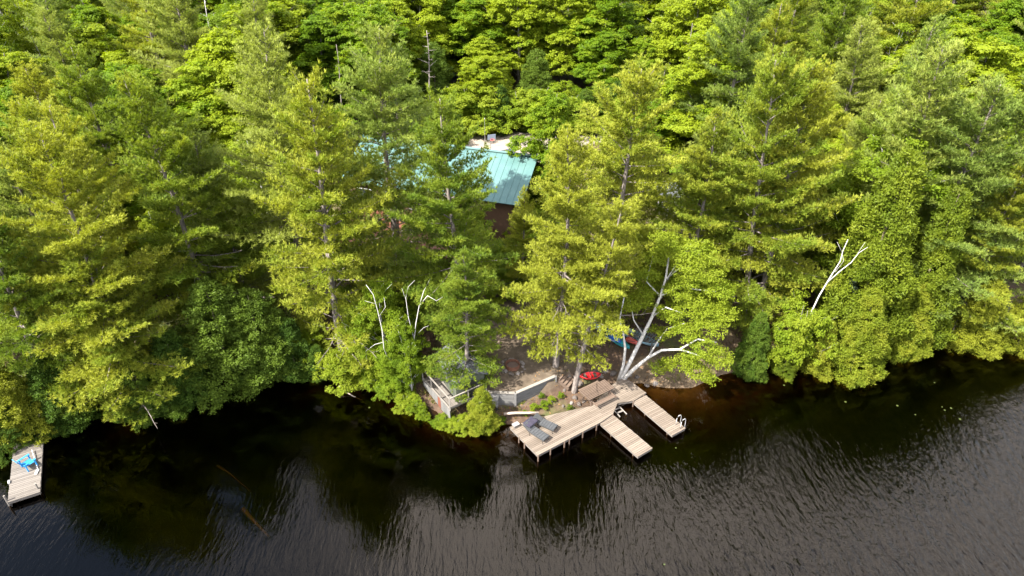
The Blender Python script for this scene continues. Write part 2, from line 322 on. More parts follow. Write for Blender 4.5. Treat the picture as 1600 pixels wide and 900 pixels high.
# ------------------------------------------------------------------ trees
def unit(a): return a/np.maximum(np.linalg.norm(a, axis=-1, keepdims=True), 1e-6)
def rnd_dir(r, n): return unit(r.normal(size=(n, 3)))
def needles(r, P, D, m, ln, wd):
    """m slender needles fanning from each twig point P along D"""
    n = len(P); P = np.repeat(P, m, 0); D = np.repeat(D, m, 0)
    d = unit(D*.75 + rnd_dir(r, n*m)*.75 + np.array([0, 0, .22])); s = unit(unit(np.cross(d, np.array([[0, 0, 1.0]])))+rnd_dir(r, n*m)*.55)
    L = (ln*r.uniform(.7, 1.25, n*m))[:, None]; W = (wd*r.uniform(.7, 1.3, n*m))[:, None]
    V = np.empty((n*m, 3, 3)); V[:, 0] = P-s*W/2; V[:, 1] = P+s*W/2; V[:, 2] = P+d*L
    return V.reshape(-1, 3), np.arange(n*m*3).reshape(-1, 3)
def blades(r, P, N, ln, wd, droop=.0, D=None):
    """one pointed leaf blade at each P, facing N"""
    n = len(P); d = unit(np.cross(N, rnd_dir(r, n))) if D is None else D
    d = unit(d + np.array([0, 0, -droop])); s = unit(np.cross(d, N)); L = (ln*r.uniform(.7, 1.3, n))[:, None]; W = (wd*r.uniform(.7, 1.3, n))[:, None]
    V = np.empty((n, 3, 3)); V[:, 0] = P-s*W/2; V[:, 1] = P+s*W/2; V[:, 2] = P+d*L
    return V.reshape(-1, 3), np.arange(n*3).reshape(-1, 3)
def trunk_pts(r, H, wob, n=10, lean=(0, 0)):
    a, b_ = r.uniform(0, 6.28, 2)
    return [Vector((wob*math.sin(a+4*t)*t + lean[0]*t*t, wob*math.cos(b_+3.3*t)*t + lean[1]*t*t, H*t)) for t in np.linspace(0, 1, n)]
def along(pts, t):
    k = min(len(pts)-2, int(t*(len(pts)-1))); f = t*(len(pts)-1)-k; return pts[k].lerp(pts[k+1], f)

PROTO = {}
def make_pine(key, seed, H=20., cb=.2, R=4.2, mat='pine_needles', lean=(0, 0), dense=1.0, gap=.9, tufts=5, spread=.40, nl=.26, nw=.062, dead=.3, r0=None):
    r = np.random.default_rng(seed); T = MB(); tp = trunk_pts(r, H, .35, 11, lean); r0 = r0 or H*.0135
    T.tube([tp[0]-Vector((0, 0, .6))]+tp, [r0*1.35]+[r0*(1-.93*t)+.012 for t in np.linspace(0, 1, 11)], 8)
    PP, DD = [], []; z = cb*H
    side_bias = r.uniform(0, 6.28)
    while z < H*.985:
        t = (z/H-cb)/(1-cb); prof = (1-t)**.52*min(1, .66+1.7*t); nb = int(r.integers(4, 7)) if t < .85 else 4; a0 = r.uniform(0, 6.28)
        for k in range(nb):
            az = a0+6.283*k/nb+r.normal(0, .25); L = R*prof*r.uniform(.55, 1.18)*(1+.16*math.cos(az-side_bias))
            if L < .35: L = .35
            if r.random() < .09: continue
            zz = z+r.uniform(-.3, .3); p0 = np.array(along(tp, min(.99, zz/H))); el0 = math.radians(-8+58*t**1.2+r.normal(0, 6))
            pts = [p0]; ns = 6
            for q in range(ns):
                el = el0 + math.radians(20)*(q/ns)**1.5; az2 = az+r.normal(0, .07)
                pts.append(pts[-1] + L/ns*np.array([math.cos(az2)*math.cos(el), math.sin(az2)*math.cos(el), math.sin(el)]))
            isdead = t < .28 and r.random() < dead
            br = .018+.011*L
            T.tube([Vector(p) for p in (pts[::2] if not isdead else pts)], [br*(1-.85*q/(len(pts[::2] if not isdead else pts)-1)) for q in range(len(pts[::2] if not isdead else pts))], 3, False)
            if isdead:
                for q in range(5):
                    p = pts[2+q % 4]; d = unit(np.array([math.cos(az), math.sin(az), .1])+r.normal(0, .6, 3)); T.tube([Vector(p), Vector(p+d*r.uniform(.4, 1.1))], [.016, .004], 3, False)
                continue
            pts = np.array(pts); step = .34/dense; s = max(.12, .31-.30*t)
            while s <= 1.0:
                f = s*ns; q = min(ns-1, int(f)); p = pts[q]*(1-f+q)+pts[q+1]*(f-q); fw = unit(pts[q+1]-pts[q])
                for sg in (-1, 1):
                    bl = (spread*L*(1.12-s)*min(1, .45+1.5*s)+.28)*r.uniform(.55, 1.25)
                    sd_ = np.array([-fw[1], fw[0], 0])*sg; d = unit(fw*.8+sd_*r.uniform(.5, 1.1)+np.array([0, 0, r.uniform(-.12, .22)]))
                    m = max(2, int(bl*tufts*1.25)); u = (np.arange(m)+r.uniform(0, 1, m))/m
                    pp = p + d*bl*u[:, None] + r.normal(0, 1, (m, 3))*np.array([.10, .10, .085]); PP.append(pp); DD.append(np.repeat((d+np.array([0, 0, .25]))[None], m, 0))
                s += step/max(L, .4)
        z += gap*r.uniform(.7, 1.25)*(1-.45*t)*H/20
    V, F = needles(r, np.concatenate(PP), unit(np.concatenate(DD)), 9, nl, nw)
    cr = mesh_arrays('crown', V, F); cr.materials.append(MATS[mat]); tm = T.mesh('trunk', True); tm.materials.append(MATS['pine_bark'])
    PROTO[key] = (tm, cr, H); return len(F)
def lobe_leaves(r, lobes, ncl, nlf, ln, wd, crad=.5, droop=.25, up=.75):
    PP, NN = [], []
    for c, R in lobes:
        c = np.array(c); n = max(4, int(ncl*(R**2)*r.uniform(.8, 1.2))); d = rnd_dir(r, n); d[:, 2] = np.where(d[:, 2] < -.25, -d[:, 2]*.6, d[:, 2])
        cc = c + d*R*r.uniform(.55, 1.08, n)[:, None]*np.array([1, 1, .8])
        k = r.poisson(nlf, n)+4; cc = np.repeat(cc, k, 0); dd = np.repeat(d, k, 0); m = len(cc)
        off = rnd_dir(r, m)*(r.uniform(0, 1, m)**.5)[:, None]*crad*np.array([1, 1, .45])
        PP.append(cc+off); NN.append(unit(np.array([0, 0, up])+dd*.45+rnd_dir(r, m)*.7))
    return blades(r, np.concatenate(PP), np.concatenate(NN), ln, wd, droop)
def make_broadleaf(key, seed, H=15., R=3.4, cb=.3, mat='maple_leaves', barkm='maple_bark', nl=15, ncl=15, nlf=60, ln=.21, wd=.155, crad=.5, droop=.25, stems=1, r0=None, twig=False, tall=1.0):
    r = np.random.default_rng(seed); T = MB(); r0 = r0 or H*.012; lobes = []
    for st in range(stems):
        lean = r.normal(0, .9 if stems > 1 else .35, 2)*(H/12); tp = trunk_pts(r, H*.9, .3, 9, lean)
        T.tube([tp[0]-Vector((0, 0, .6))]+tp, [r0*1.3]+[r0*(1-.9*t)+.01 for t in np.linspace(0, 1, 9)], 7)
        for k in range(nl//stems):
            t = cb+(1-cb)*((k+.5)/(nl//stems))**.85; prof = math.sin(math.pi*min(1, (.18+.82*(1-(t-cb)/(1-cb)))**.8*.5*1.15))**.9 if t > cb else 1
            az = k*2.4+r.normal(0, .35); rr = R*prof*r.uniform(.45, .8)*(1 if t < .93 else .25)
            c = along(tp, min(.99, t*.97)) + Vector((math.cos(az)*rr, math.sin(az)*rr, r.normal(0, .25))); c.z = min(c.z*tall, H-.6)
            lr = R*r.uniform(.36, .54)*(1-.35*max(0, (t-.6)/.4)); lobes.append((c, lr))
            p0 = along(tp, max(.08, t*.97-.16)); T.tube([p0, p0.lerp(c, .5)+Vector((0, 0, -.15)), c, c+Vector((math.cos(az), math.sin(az), .8))*lr*.8], [r0*.42*(1.15-t), r0*.3*(1.15-t), .018, .006], 4, False)
    V, F = lobe_leaves(r, lobes, ncl, nlf, ln, wd, crad, droop)
    cr = mesh_arrays('crown', V, F); cr.materials.append(MATS[mat]); tm = T.mesh('trunk', True); tm.materials.append(MATS[barkm]); PROTO[key] = (tm, cr, H); return len(F)*2
def make_cedar(key, seed, H=9., R=2.2, mat='cedar_leaves', n=900, nlf=34, power=.62, low=.0, ln=.145, wd=.08, crad=.33, stems=1):
    r = np.random.default_rng(seed); T = MB(); PP, NN, DD = [], [], []
    for st in range(stems):
        ox, oy = (r.normal(0, R*.5, 2) if stems > 1 else (0, 0)); h = H*(1 if st == 0 else r.uniform(.6, .9))
        T.tube([Vector((ox, oy, -.6)), Vector((ox, oy, 0)), Vector((ox*1.1, oy*1.1, h*.95))], [h*.017, h*.014, .02], 6)
        m = n//stems; u = r.uniform(0, 1, m); z = low*h+(1-low)*h*(1-(1-u)**.62)*.99; az = r.uniform(0, 6.283, m); t = z/h
        w1, w2, w3 = r.uniform(0, 6.28, 3); lump = 1+.20*np.sin(az*3+t*8+w1)+.17*np.sin(az*5-t*14+w2)+.13*np.sin(t*24+w3+az*2)
        rad = R*(1-t)**power*np.minimum(1, .74+1.4*t)*lump*np.where(r.random(m) < .3, r.uniform(.5, .9, m), r.uniform(.88, 1.08, m))
        cc = np.stack([ox+np.cos(az)*rad, oy+np.sin(az)*rad, z+.15], 1); o_ = np.stack([np.cos(az), np.sin(az), np.full(m, .55)], 1)
        k = r.poisson(nlf, m)+3; cc = np.repeat(cc, k, 0); oo = np.repeat(unit(o_), k, 0); q = len(cc)
        PP.append(cc+rnd_dir(r, q)*(r.uniform(0, 1, q)**.5)[:, None]*crad*np.array([1, 1, .75])); NN.append(unit(oo*.8+rnd_dir(r, q)*.8+np.array([0, 0, .35]))); DD.append(unit(oo*.5+rnd_dir(r, q)*.6+np.array([0, 0, .1])))
    V, F = blades(r, np.concatenate(PP), np.concatenate(NN), ln, wd, .1, np.concatenate(DD))
    cr = mesh_arrays('crown', V, F); cr.materials.append(MATS[mat]); tm = T.mesh('trunk', True); tm.materials.append(MATS['cedar_bark']); PROTO[key] = (tm, cr, H); return len(F)*2
ntri = 0
for k, (cb, R, lean, gap, dead) in enumerate([(.08, 6.3, (.6, .2), .95, .12), (.14, 5.6, (-.4, .3), .9, .2), (.22, 5.6, (.3, -.5), 1.05, .3), (.06, 5.3, (0, .2), .85, .1), (.26, 5.4, (.8, 0), 1.0, .35), (.06, 6.6, (-.5, -.2), .95, .1)]):
    ntri += make_pine('pine%d' % k, 100+k, 20., cb, R, 'pine_needles', lean, 1.15, gap*1.3, 7.4, .44, .27, .060, dead)
for k in range(3): ntri += make_pine('softpine%d' % k, 150+k, 20., .06+.03*k, 5.0+.4*k, 'soft_pine_needles', (.3*k-.3, .2), 1.05, 1.0, 6.4, .44, .27, .056, .1)
for k in range(5): ntri += make_broadleaf('maple%d' % k, 200+k, 15.+k % 3, 4.4+.3*(k % 3), .15, nl=20)
for k in range(3): ntri += make_broadleaf('birch%d' % k, 230+k, 14., 3.6, .3, 'birch_leaves', 'birch_bark', 18, 14, 52, .16, .115, .5, .5, 1, .12)
ntri += make_broadleaf('clumpbirch', 240, 9., 3.4, .12, 'birch_leaves', 'birch_bark', 27, 20, 54, .14, .10, .42, .4, 3, .085)
ntri += make_broadleaf('bush', 245, 3.2, 2.1, .05, 'birch_leaves', 'maple_bark', 15, 34, 52, .11, .075, .28, .2, 3, .03)
for k in range(3): ntri += make_cedar('cedar%d' % k, 260+k, 9., 2.5+.2*k, 'cedar_leaves', 1250, 44, .55)
for k in range(3): ntri += make_cedar('olive%d' % k, 270+k, 10., 2.2+.25*k, 'olive_cedar_leaves', 1250, 44, .6+.05*k)
ntri += make_cedar('spruce', 280, 6., 1.2, 'spruce_needles', 420, 22, .95, .04, .16, .05, .2)
ntri += make_pine('sapling', 290, 8., .05, 2.7, 'pine_needles', (.2, 0), 1.3, 1.0, 7, .45, .24, .07, .1, .075)

def dead_mesh(seed, H, nb, R, r0, cb=.25, fork=False):
    r = np.random.default_rng(seed); T = MB(); tp = trunk_pts(r, H, .3, 9); T.tube([tp[0]-Vector((0, 0, .5))]+tp, [r0*1.2]+[r0*(1-.8*t)+.008 for t in np.linspace(0, 1, 9)], 7); BS = []
    for k in range(nb):
        t = cb+(1-cb)*(k/nb); az = k*2.4+r.normal(0, .3); L = R*(1.15-t)*r.uniform(.5, 1.2); p = along(tp, min(t, .98)); pts = [p]; el = r.uniform(-.15, .35) if not fork else r.uniform(.5, 1.0)
        for q in range(4): pts.append(pts[-1]+Vector((math.cos(az+r.normal(0, .2)), math.sin(az+r.normal(0, .2)), el+r.normal(0, .15)))*L/4)
        B = MB(); BS.append(B); B.tube(pts, [r0*.30*(1-.2*i) for i in range(5)], 4)
        for q in range(3):
            p2 = pts[1+q]; d = Vector(r.normal(0, 1, 3)).normalized(); d.z = abs(d.z)*.5; B.tube([p2, p2+d*L*.3], [r0*.13, r0*.04], 3)
    return T.mesh('trunk', True), [B.mesh('branch', True) for B in BS]

BACK = []
def place(key, B, H, label, cat, group=None, name=None, rz=None, wide=1.0, tilt=(0, 0)):
    tm, cr, h0 = PROTO[key]; s = H/h0; o = thing(name, B, label, cat, group); o.rotation_euler = (tilt[0], tilt[1], rng.uniform(0, 6.28) if rz is None else rz); o.scale = (s*wide, s*wide, s)
    link('trunk', tm, None, o); link('crown', cr, None, o); BACK.append((B[0], B[1])); return o
def topped(key, tx, ty, by, label, cat, name, group=None, wide=1.0, rz=None, bx=None):
    """tree whose base stands on photograph row by and whose top reaches (tx, ty)"""
    bx_ = 800+(tx-800)*(by-NADIR)/(ty-NADIR) if bx is None else bx
    B = ground(bx_, by); d = ray(tx, ty); t = B.y/d[1]; z = CH+t*d[2]; H = max(1.2, z-B.z); X = d[0]*t
    tl = (0, math.atan2(X-B.x, H)) if bx is not None else (0, 0)
    return place(key, B, H, label, cat, group, name, rz if bx is None else 0.0, wide, tl)
W = 'white_pine'
topped('pine5', 62, 212, 600, 'broad white pine with yellow-green plumes rising behind the weathered grey dock', 'pine', W, wide=1.05)
topped('pine0', -70, 300, 640, 'white pine standing uphill of the olive cedar at the grey dock', 'pine', W)
topped('pine3', 120, 380, 640, 'lower white pine spreading shelves of needles over the water by the grey dock', 'pine', W, wide=1.35)
topped('pine1', 215, 120, 530, 'tall shaded white pine between the cove cedars and the wooded slope', 'pine', W)
topped('softpine0', 300, 210, 500, 'soft grey-green white pine with drooping shelves above the slim white birch', 'pine', W, wide=1.1)
topped('pine3', 345, 300, 520, 'mid-height dark white pine rising out of the shaded cove cedars', 'pine', W)
topped('softpine1', 402, 48, 480, 'tall pale white pine with a feathery pointed top on the cove slope', 'pine', W)
topped('pine0', 462, 120, 560, 'massive white pine leaning its lit boughs over the cove beside the cedars', 'pine', W, wide=1.05)
topped('softpine2', 585, 45, 455, 'tall dense white pine standing just before the teal roof', 'pine', W, wide=1.12)
topped('pine0', 704, 156, 524, 'slender white pine standing alone in front of the cottage roof', 'pine', W, wide=1.0, rz=2.2)
topped('pine3', 722, 395, 602, 'young white pine hiding most of the small grey-roofed boathouse', 'pine', W, wide=1.15)
topped('pine5', 988, 108, 478, 'large white pine filling the gap between cottage and grey outbuilding', 'pine', W, wide=1.15)
topped('pine1', 900, 210, 572, 'white pine rooted at the head of the wooden steps', 'pine', W, wide=1.0, bx=868)
topped('pine4', 958, 312, 612, 'thin white pine with exposed trunk beside the picnic table', 'pine', W, wide=1.0, bx=897)
topped('pine5', 1212, 88, 495, 'great white pine with rugged trunk above the small muddy beach', 'pine', W, wide=.95, bx=1163)
topped('pine1', 1275, 98, 490, 'tall white pine crowding the rugged beach pine from the uphill side', 'pine', W, wide=.95)
topped('softpine0', 1120, 170, 430, 'white pine behind the grey outbuilding', 'pine', W)
topped('softpine1', 1480, 70, 480, 'soft grey-green white pine towering over the olive cedars', 'pine', W, wide=1.1)
topped('softpine2', 1560, 130, 500, 'soft white pine beside the tallest olive cedar', 'pine', W, wide=1.1)
topped('pine3', 1605, 250, 520, 'white pine with shelved boughs above the rounded yellow-green cedar', 'pine', W)
topped('softpine0', 1680, 60, 500, 'white pine at the far end of the cedar shore', 'pine', W)
topped('birch0', 228, 305, 525, 'slim birch with white trunk and fresh green leaves among dark pines', 'birch', 'birch_tree', wide=.55)
topped('birch1', 1395, 170, 470, 'birch with bent white trunk before the soft pines', 'birch', 'birch_tree')
topped('clumpbirch', 588, 432, 598, 'bright green birch with pale bare stems overhanging the cove', 'birch', 'birch_tree', wide=.72)
topped('clumpbirch', 632, 500, 618, 'leafy birch clump crowding the railed platform', 'birch', 'birch_tree', wide=.62)
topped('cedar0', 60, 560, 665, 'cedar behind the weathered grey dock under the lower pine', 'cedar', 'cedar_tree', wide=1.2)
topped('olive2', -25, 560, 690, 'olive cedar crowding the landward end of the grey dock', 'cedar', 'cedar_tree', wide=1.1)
topped('bush', 530, 545, 600, 'leafy shrub trailing over the water under the massive leaning pine', 'shrub', 'shrub', wide=1.1)
topped('maple1', 858, 124, 335, 'bright green maple at the corner of the teal roof', 'maple', 'maple_tree', wide=.85)
CG = 'dark cedars massed along the cove'
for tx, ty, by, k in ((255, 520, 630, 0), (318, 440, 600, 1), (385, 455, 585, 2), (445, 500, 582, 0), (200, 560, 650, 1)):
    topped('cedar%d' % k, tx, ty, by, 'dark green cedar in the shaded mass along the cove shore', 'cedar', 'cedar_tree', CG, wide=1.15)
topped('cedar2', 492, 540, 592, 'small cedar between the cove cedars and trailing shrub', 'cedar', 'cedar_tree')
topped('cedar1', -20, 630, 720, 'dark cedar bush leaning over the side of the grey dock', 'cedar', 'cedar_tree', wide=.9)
topped('cedar0', 1192, 490, 586, 'low dark green cedar at the edge of the muddy beach', 'cedar', 'cedar_tree', wide=.75)
topped('bush', 1262, 470, 578, 'fresh green shrub below the bleached forked snag', 'shrub', 'shrub', wide=.6)
topped('olive2', 1245, 505, 585, 'yellow-green cedar low on the bank between the beach cedar and green shrub', 'cedar', 'cedar_tree', wide=.85)
topped('olive0', 1425, 235, 540, 'tall olive-green cedar rising above the shore cedars', 'cedar', 'cedar_tree', wide=.8)
topped('olive1', 1505, 288, 540, 'tall olive cedar standing against the shelved white pine', 'cedar', 'cedar_tree', wide=.7)
topped('olive2', 1372, 450, 590, 'yellowing cedar bulging farthest out over the lake', 'cedar', 'cedar_tree', wide=1.0)
topped('olive1', 1300, 500, 585, 'yellow-green cedar at the waterline below the little blue-green spruce', 'cedar', 'cedar_tree', wide=1.0)
topped('olive0', 1455, 430, 560, 'olive cedar filling in at the foot of the tall cedars', 'cedar', 'cedar_tree', wide=.9)
topped('olive1', 1560, 430, 545, 'rounded yellow-green cedar dipping to the lake under the shelved pine', 'cedar', 'cedar_tree', wide=1.15)
topped('olive2', 1640, 440, 548, 'rounded cedar beyond the shelved pine on the lake edge', 'cedar', 'cedar_tree', wide=1.1)
topped('pine3', 818, 296, 450, 'young white pine filling the gap between the yard and cottage', 'pine', W, wide=.9)
topped('pine3', 742, 322, 425, 'young white pine close to the cottage deck', 'pine', W, wide=1.0)
topped('spruce', 1335, 420, 525, 'small blue-green spruce in front of the olive cedars', 'spruce', 'spruce_tree')
topped('olive1', 752, 606, 668, 'small yellow-green cedar at the waterline beside the wide dock', 'cedar', 'cedar_tree', wide=1.25)
topped('bush', 716, 655, 674, 'low leafy shrub below the railed platform', 'shrub', 'shrub', wide=1.2)
topped('bush', 650, 628, 652, 'small green shrub at the waterline below the stained boards', 'shrub', 'shrub', wide=.9)
topped('cedar1', 782, 132, 207, 'olive-green cedar standing at the back edge of the sandy drive', 'cedar', 'cedar_tree', wide=.9)
for px, py, H, w_ in ((1115, 400, 4.2, 1.2), (1095, 330, 5.5, 1.2), (1160, 350, 6, 1.2), (1010, 400, 3.5, 1.2)):
    place('bush', ground(px, py), H, 'leafy understorey shrub near the grey outbuilding', 'shrub', 'shrubs by the grey outbuilding', 'shrub', None, w_)
for px, py, H in ((560, 500, 3.2), (630, 520, 2.8), (470, 560, 3.0), (640, 470, 3.5), (590, 560, 3), (760, 420, 2.2), (838, 350, 3.0), (862, 392, 3.0), (845, 430, 1.6), (735, 400, 2.6), (690, 400, 2.2), (730, 372, 3.2), (660, 380, 3.0), (690, 440, 2.0), (880, 420, 2.4), (905, 440, 2.2), (822, 366, 3.0), (812, 398, 1.8), (838, 408, 2.6), (806, 430, 1.2), (832, 332, 3.2), (780, 440, 1.6), (800, 462, 1.6), (770, 470, 1.4), (825, 450, 1.8), (790, 405, 1.8)):
    place('bush', ground(px, py), H, 'leafy understorey shrub under the pines beside the cottage', 'shrub', 'shrubs under the cottage pines', 'shrub', None, 1.1)

for px, py, H, w_ in ((600, 606, 2.4, 1.1), (618, 622, 2.0, 1.1), (636, 640, 1.5, 1.1), (662, 660, .9, 1.1), (686, 668, .9, 1.1), (700, 668, 1.1, 1.1)):
    place('bush', ground(px, py), H, 'leafy bank shrub between the birch clump and railed platform', 'shrub', 'shrubs below the railed platform', 'shrub', None, w_)
# bare and broken trees
def snag(px, py, H, seed, nb, R, r0, label, mat='dead_bark', tilt=(0, 0), fork=False, cb=.25):
    B = ground(px, py); o = thing('dead_tree', B, label, 'dead tree'); o.rotation_euler = (tilt[0], tilt[1], 0); t, b_ = dead_mesh(seed, H, nb, R, r0, cb, fork); link('trunk', t, mat, o)
    for q in b_: link('branch', q, mat, o)
    return o
snag(628, 440, 9.5, 5, 26, 2.2, .13, 'grey dead pine bristling with bare twigs before the cottage')
BC = [(p[0], p[1]) for p in [ground(672, 190)]]

# leaning three-stemmed birch by the dock
def leaning_birch():
    B = ground(966, 598); Y0 = B.y; r = np.random.default_rng(77); o = thing('birch_tree', B, 'white three-stemmed birch leaning out over the dock and beach', 'birch'); T = MB()
    paths = [([(967, 597, 0), (984, 566, .1), (1002, 530, .3), (1019, 495, .7), (1032, 462, 1.2), (1040, 436, 1.6), (1046, 395, 2.2)], .125),
             ([(965, 597, 0), (974, 570, -.1), (977, 545, -.2), (974, 522, -.3), (968, 500, -.2), (975, 465, .2)], .085),
             ([(969, 598, 0), (990, 577, -.25), (1012, 559, -.6), (1034, 547, -.9), (1062, 546, -1.3), (1094, 556, -1.7)], .11),
             ([(1032, 462, 1.2), (1060, 448, 1.1), (1086, 452, .9), (1120, 456, .5)], .06), ([(1040, 436, 1.6), (1060, 420, 1.8), (1100, 415, 1.6)], .055),
             ([(1034, 462, 1.2), (1046, 430, 1.5), (1080, 380, 2.2)], .05), ([(1019, 495, .7), (1040, 480, .4), (1068, 490, -.1)], .05),
             ([(1012, 559, -.6), (1030, 530, -.6), (1042, 514, -.5), (1070, 505, -.6)], .05), ([(1062, 546, -1.3), (1090, 530, -1.4), (1120, 535, -1.6)], .05), ([(1034, 465, 1.2), (1010, 440, 1.6), (1020, 400, 2.0)], .05),
             ([(1006, 525, .3), (990, 500, .5), (985, 470, .8)], .045)]
    for ps, r0 in paths:
        P = [atY(a, b_, Y0+c)-B for a, b_, c in ps]; n = len(P); T.tube(P, [1.45*r0*(1-.72*k/(n-1)) for k in range(n)], 8)
    link('trunk', T, 'birch_bark', o, smooth=True)
    lobes = []
    for a, b_, c, R in [(1052, 392, 2.2, 1.1), (1085, 395, 2.0, 1.2), (1100, 425, 1.5, 1.25), (1122, 455, .8, 1.1), (1070, 440, 1.3, 1.0), (1085, 480, .4, 1.2), (1110, 505, -.4, 1.2), (1050, 490, .2, .9), (1128, 490, 0, .9),
                        (1095, 545, -1.5, 1.1), (1118, 560, -1.7, .9), (1088, 578, -1.9, .9), (1066, 520, -.8, .9), (1020, 405, 2, .9), (1000, 470, .8, .75), (980, 478, .4, .7), (1030, 575, -.9, .55), (1045, 570, -1.1, .6), (1010, 455, 1.5, .7), (1105, 590, -2, .6), (1030, 520, .1, .6), (1058, 455, .9, .9), (1075, 415, 1.2, 1.0), (1040, 375, 2, .8), (1070, 560, -1.6, .7), (1010, 430, 1.4, .8)]:
        lobes.append((atY(a, b_, Y0+c)-B, R*1.12))
    V, F = lobe_leaves(r, lobes, 44, 30, .12, .085, .36, .5, .6); link('crown', mesh_arrays('crown', V, F), 'birch_leaves', o)
leaning_birch()

# the woods: filler trees behind and beside the clearing
FT = list(BACK)
SNAGS = [(664, 48, 77, 21, 14, 2.6, .12, 'tall pale dead trunk with broken limbs at the edge of the upper woods', 'dead_bark', False, .55), (318, -12, 84, 22, 8, 2.6, .10, 'bare white birch poles high in the upper woods', 'birch_bark', True, .6), (521, 70, 74, 23, 4, 1.2, .08, 'straight pale dead pole beside the tall dense pine', 'dead_bark', False, .7), (1085, 35, 80, 25, 9, 2.0, .07, 'grey leafless tree top above the maples behind the outbuilding', 'dead_bark', True, .6)]
for sn in SNAGS:
    p_ = atY(sn[0], sn[1], sn[2]); FT += [(p_.x*q, p_.y*q) for q in (1, .955, .91)]
HOUSE_C = at(690, 270, 7)
def woods():
    lab = {'maple': ('maple_tree', 'bright green maple in the mixed woods up the slope', 'maple', 'maples of the upper woods'), 'birch': ('birch_tree', 'pale birch in the mixed woods up the slope', 'birch', 'birches of the upper woods'),
           'pine': ('white_pine', 'yellow-green white pine in the mixed woods up the slope', 'pine', 'pines of the upper woods'), 'softpine': ('white_pine', 'soft grey-green white pine in the mixed woods up the slope', 'pine', 'soft pines of the upper woods'),
           'cedar': ('cedar_tree', 'dark cedar in the mixed woods up the slope', 'cedar', 'cedars of the upper woods'), 'olive': ('cedar_tree', 'olive cedar in the mixed woods up the slope', 'cedar', 'olive cedars of the upper woods')}
    n = {'maple': 5, 'birch': 3, 'pine': 6, 'softpine': 3, 'cedar': 3, 'olive': 3}; cnt = 0
    y = 42.0
    while y < 112:
        x = -.86*y-8; step = 5.0+.022*(y-40)
        while x < .86*y+8:
            xx = x+rng.uniform(-1.7, 1.7); yy = y+rng.uniform(-1.7, 1.7); x += step
            sd = float(shore_sd(np.array([xx]), np.array([yy]))[0]); dd = float(poly_sd(np.array([xx]), np.array([yy]), DRIVE)[0])
            if sd < 5 or dd < 2.2: continue
            if yy < 67 and -.32*yy < xx < .30*yy: continue
            if math.hypot((xx-HOUSE_C.x)/13, (yy-HOUSE_C.y-1)/8.5) < 1: continue
            if yy < 71 and -4 < xx < 9: continue
            if min(math.hypot(xx-a, yy-b_) for a, b_ in FT) < 3.0: continue
            u = rng.random(); side = xx/yy
            if yy > 74 and -.38 < side < .32: k = 'maple' if u < .80 else 'birch' if u < .88 else 'softpine' if u < .93 else 'cedar'
            elif side < 0: k = 'maple' if u < .36 else 'birch' if u < .56 else 'pine' if u < .74 else 'softpine' if u < .92 else 'cedar'
            else: k = 'maple' if u < .30 else 'birch' if u < .40 else 'pine' if u < .58 else 'softpine' if u < .88 else 'olive'
            edge = dd < 8
            H = {'maple': rng.uniform(11, 17), 'birch': rng.uniform(12, 16), 'pine': rng.uniform(15, 21), 'softpine': rng.uniform(15, 21), 'cedar': rng.uniform(7, 10), 'olive': rng.uniform(8, 11)}[k]
            if edge: H = min(H, rng.uniform(8, 11))
            if yy < 60: H *= .85
            nm, lb, ct, gp = lab[k]; wh = 'behind the sandy drive' if -.38 < side < .32 else 'above the cove' if side < 0 else 'above the olive cedar shore'
            lb = lb.replace('in the mixed woods up the slope', 'in the woods '+wh); gp = gp.replace('of the upper woods', 'of the woods '+wh); place(k+str(int(rng.integers(0, n[k]))), (xx, yy, gz(xx, yy)), H, lb, ct, gp, nm, None, rng.uniform(.9, 1.15)*(1.15 if k == 'maple' else 1)); cnt += 1
        y += step*.95
    return cnt
for px_ in range(610, 1080, 22):
    q_ = ground(px_+random.uniform(-6, 6), 204+random.uniform(-3, 3) if px_ < 975 else 215); k_ = random.random()
    place('bush' if k_ < .65 else 'cedar1', q_, random.uniform(3.5, 6.0), 'leafy edge shrub along the back of the sandy drive' if k_ < .65 else 'young cedar along the back of the sandy drive', 'shrub' if k_ < .65 else 'cedar', 'shrubs edging the drive' if k_ < .65 else 'young cedars edging the drive', 'shrub' if k_ < .65 else 'cedar_tree', None, 1.15)
for px_, py_ in ((985, 232), (1010, 250), (1035, 262), (985, 262), (1060, 240), (690, 232), (665, 225), (640, 212)):
    place('bush', ground(px_, py_), random.uniform(3, 5), 'leafy shrub at the side of the sandy drive', 'shrub', 'shrubs beside the drive', 'shrub', None, 1.2)
print('TRIS', {k: len(v[1].polygons) for k, v in PROTO.items()})
print('WOODS', woods(), 'foliage tris', ntri)
for tx, ty, Y, seed, nb, R_, r0, lb, mt, fk, cb_ in SNAGS:
    p_ = atY(tx, ty, Y); gb = gz(p_.x, Y); o = thing('dead_tree', (p_.x, Y, gb), lb, 'dead tree'); t_, bs_ = dead_mesh(seed, p_.z-gb, nb, R_, r0, cb_, fk); link('trunk', t_, mt, o)
    for q in bs_: link('branch', q, mt, o)
def bare_stem(bpx, paths, label, dy=0.0, mat='birch_bark'):
    B = ground(*bpx); o = thing('dead_tree', B, label, 'dead tree')
    for k, (ps, r0) in enumerate(paths):
        P = [atY(a, b_, B.y+dy+c)-B for a, b_, c in ps]
        if k == 0: P = [Vector((P[0].x*.6, 0, -.3))]+P
        n = len(P); link('trunk' if k == 0 else 'branch', MB().tube(P, [.52*r0*(1-.7*q/(n-1)) for q in range(n)], 7), mat, o, smooth=True)
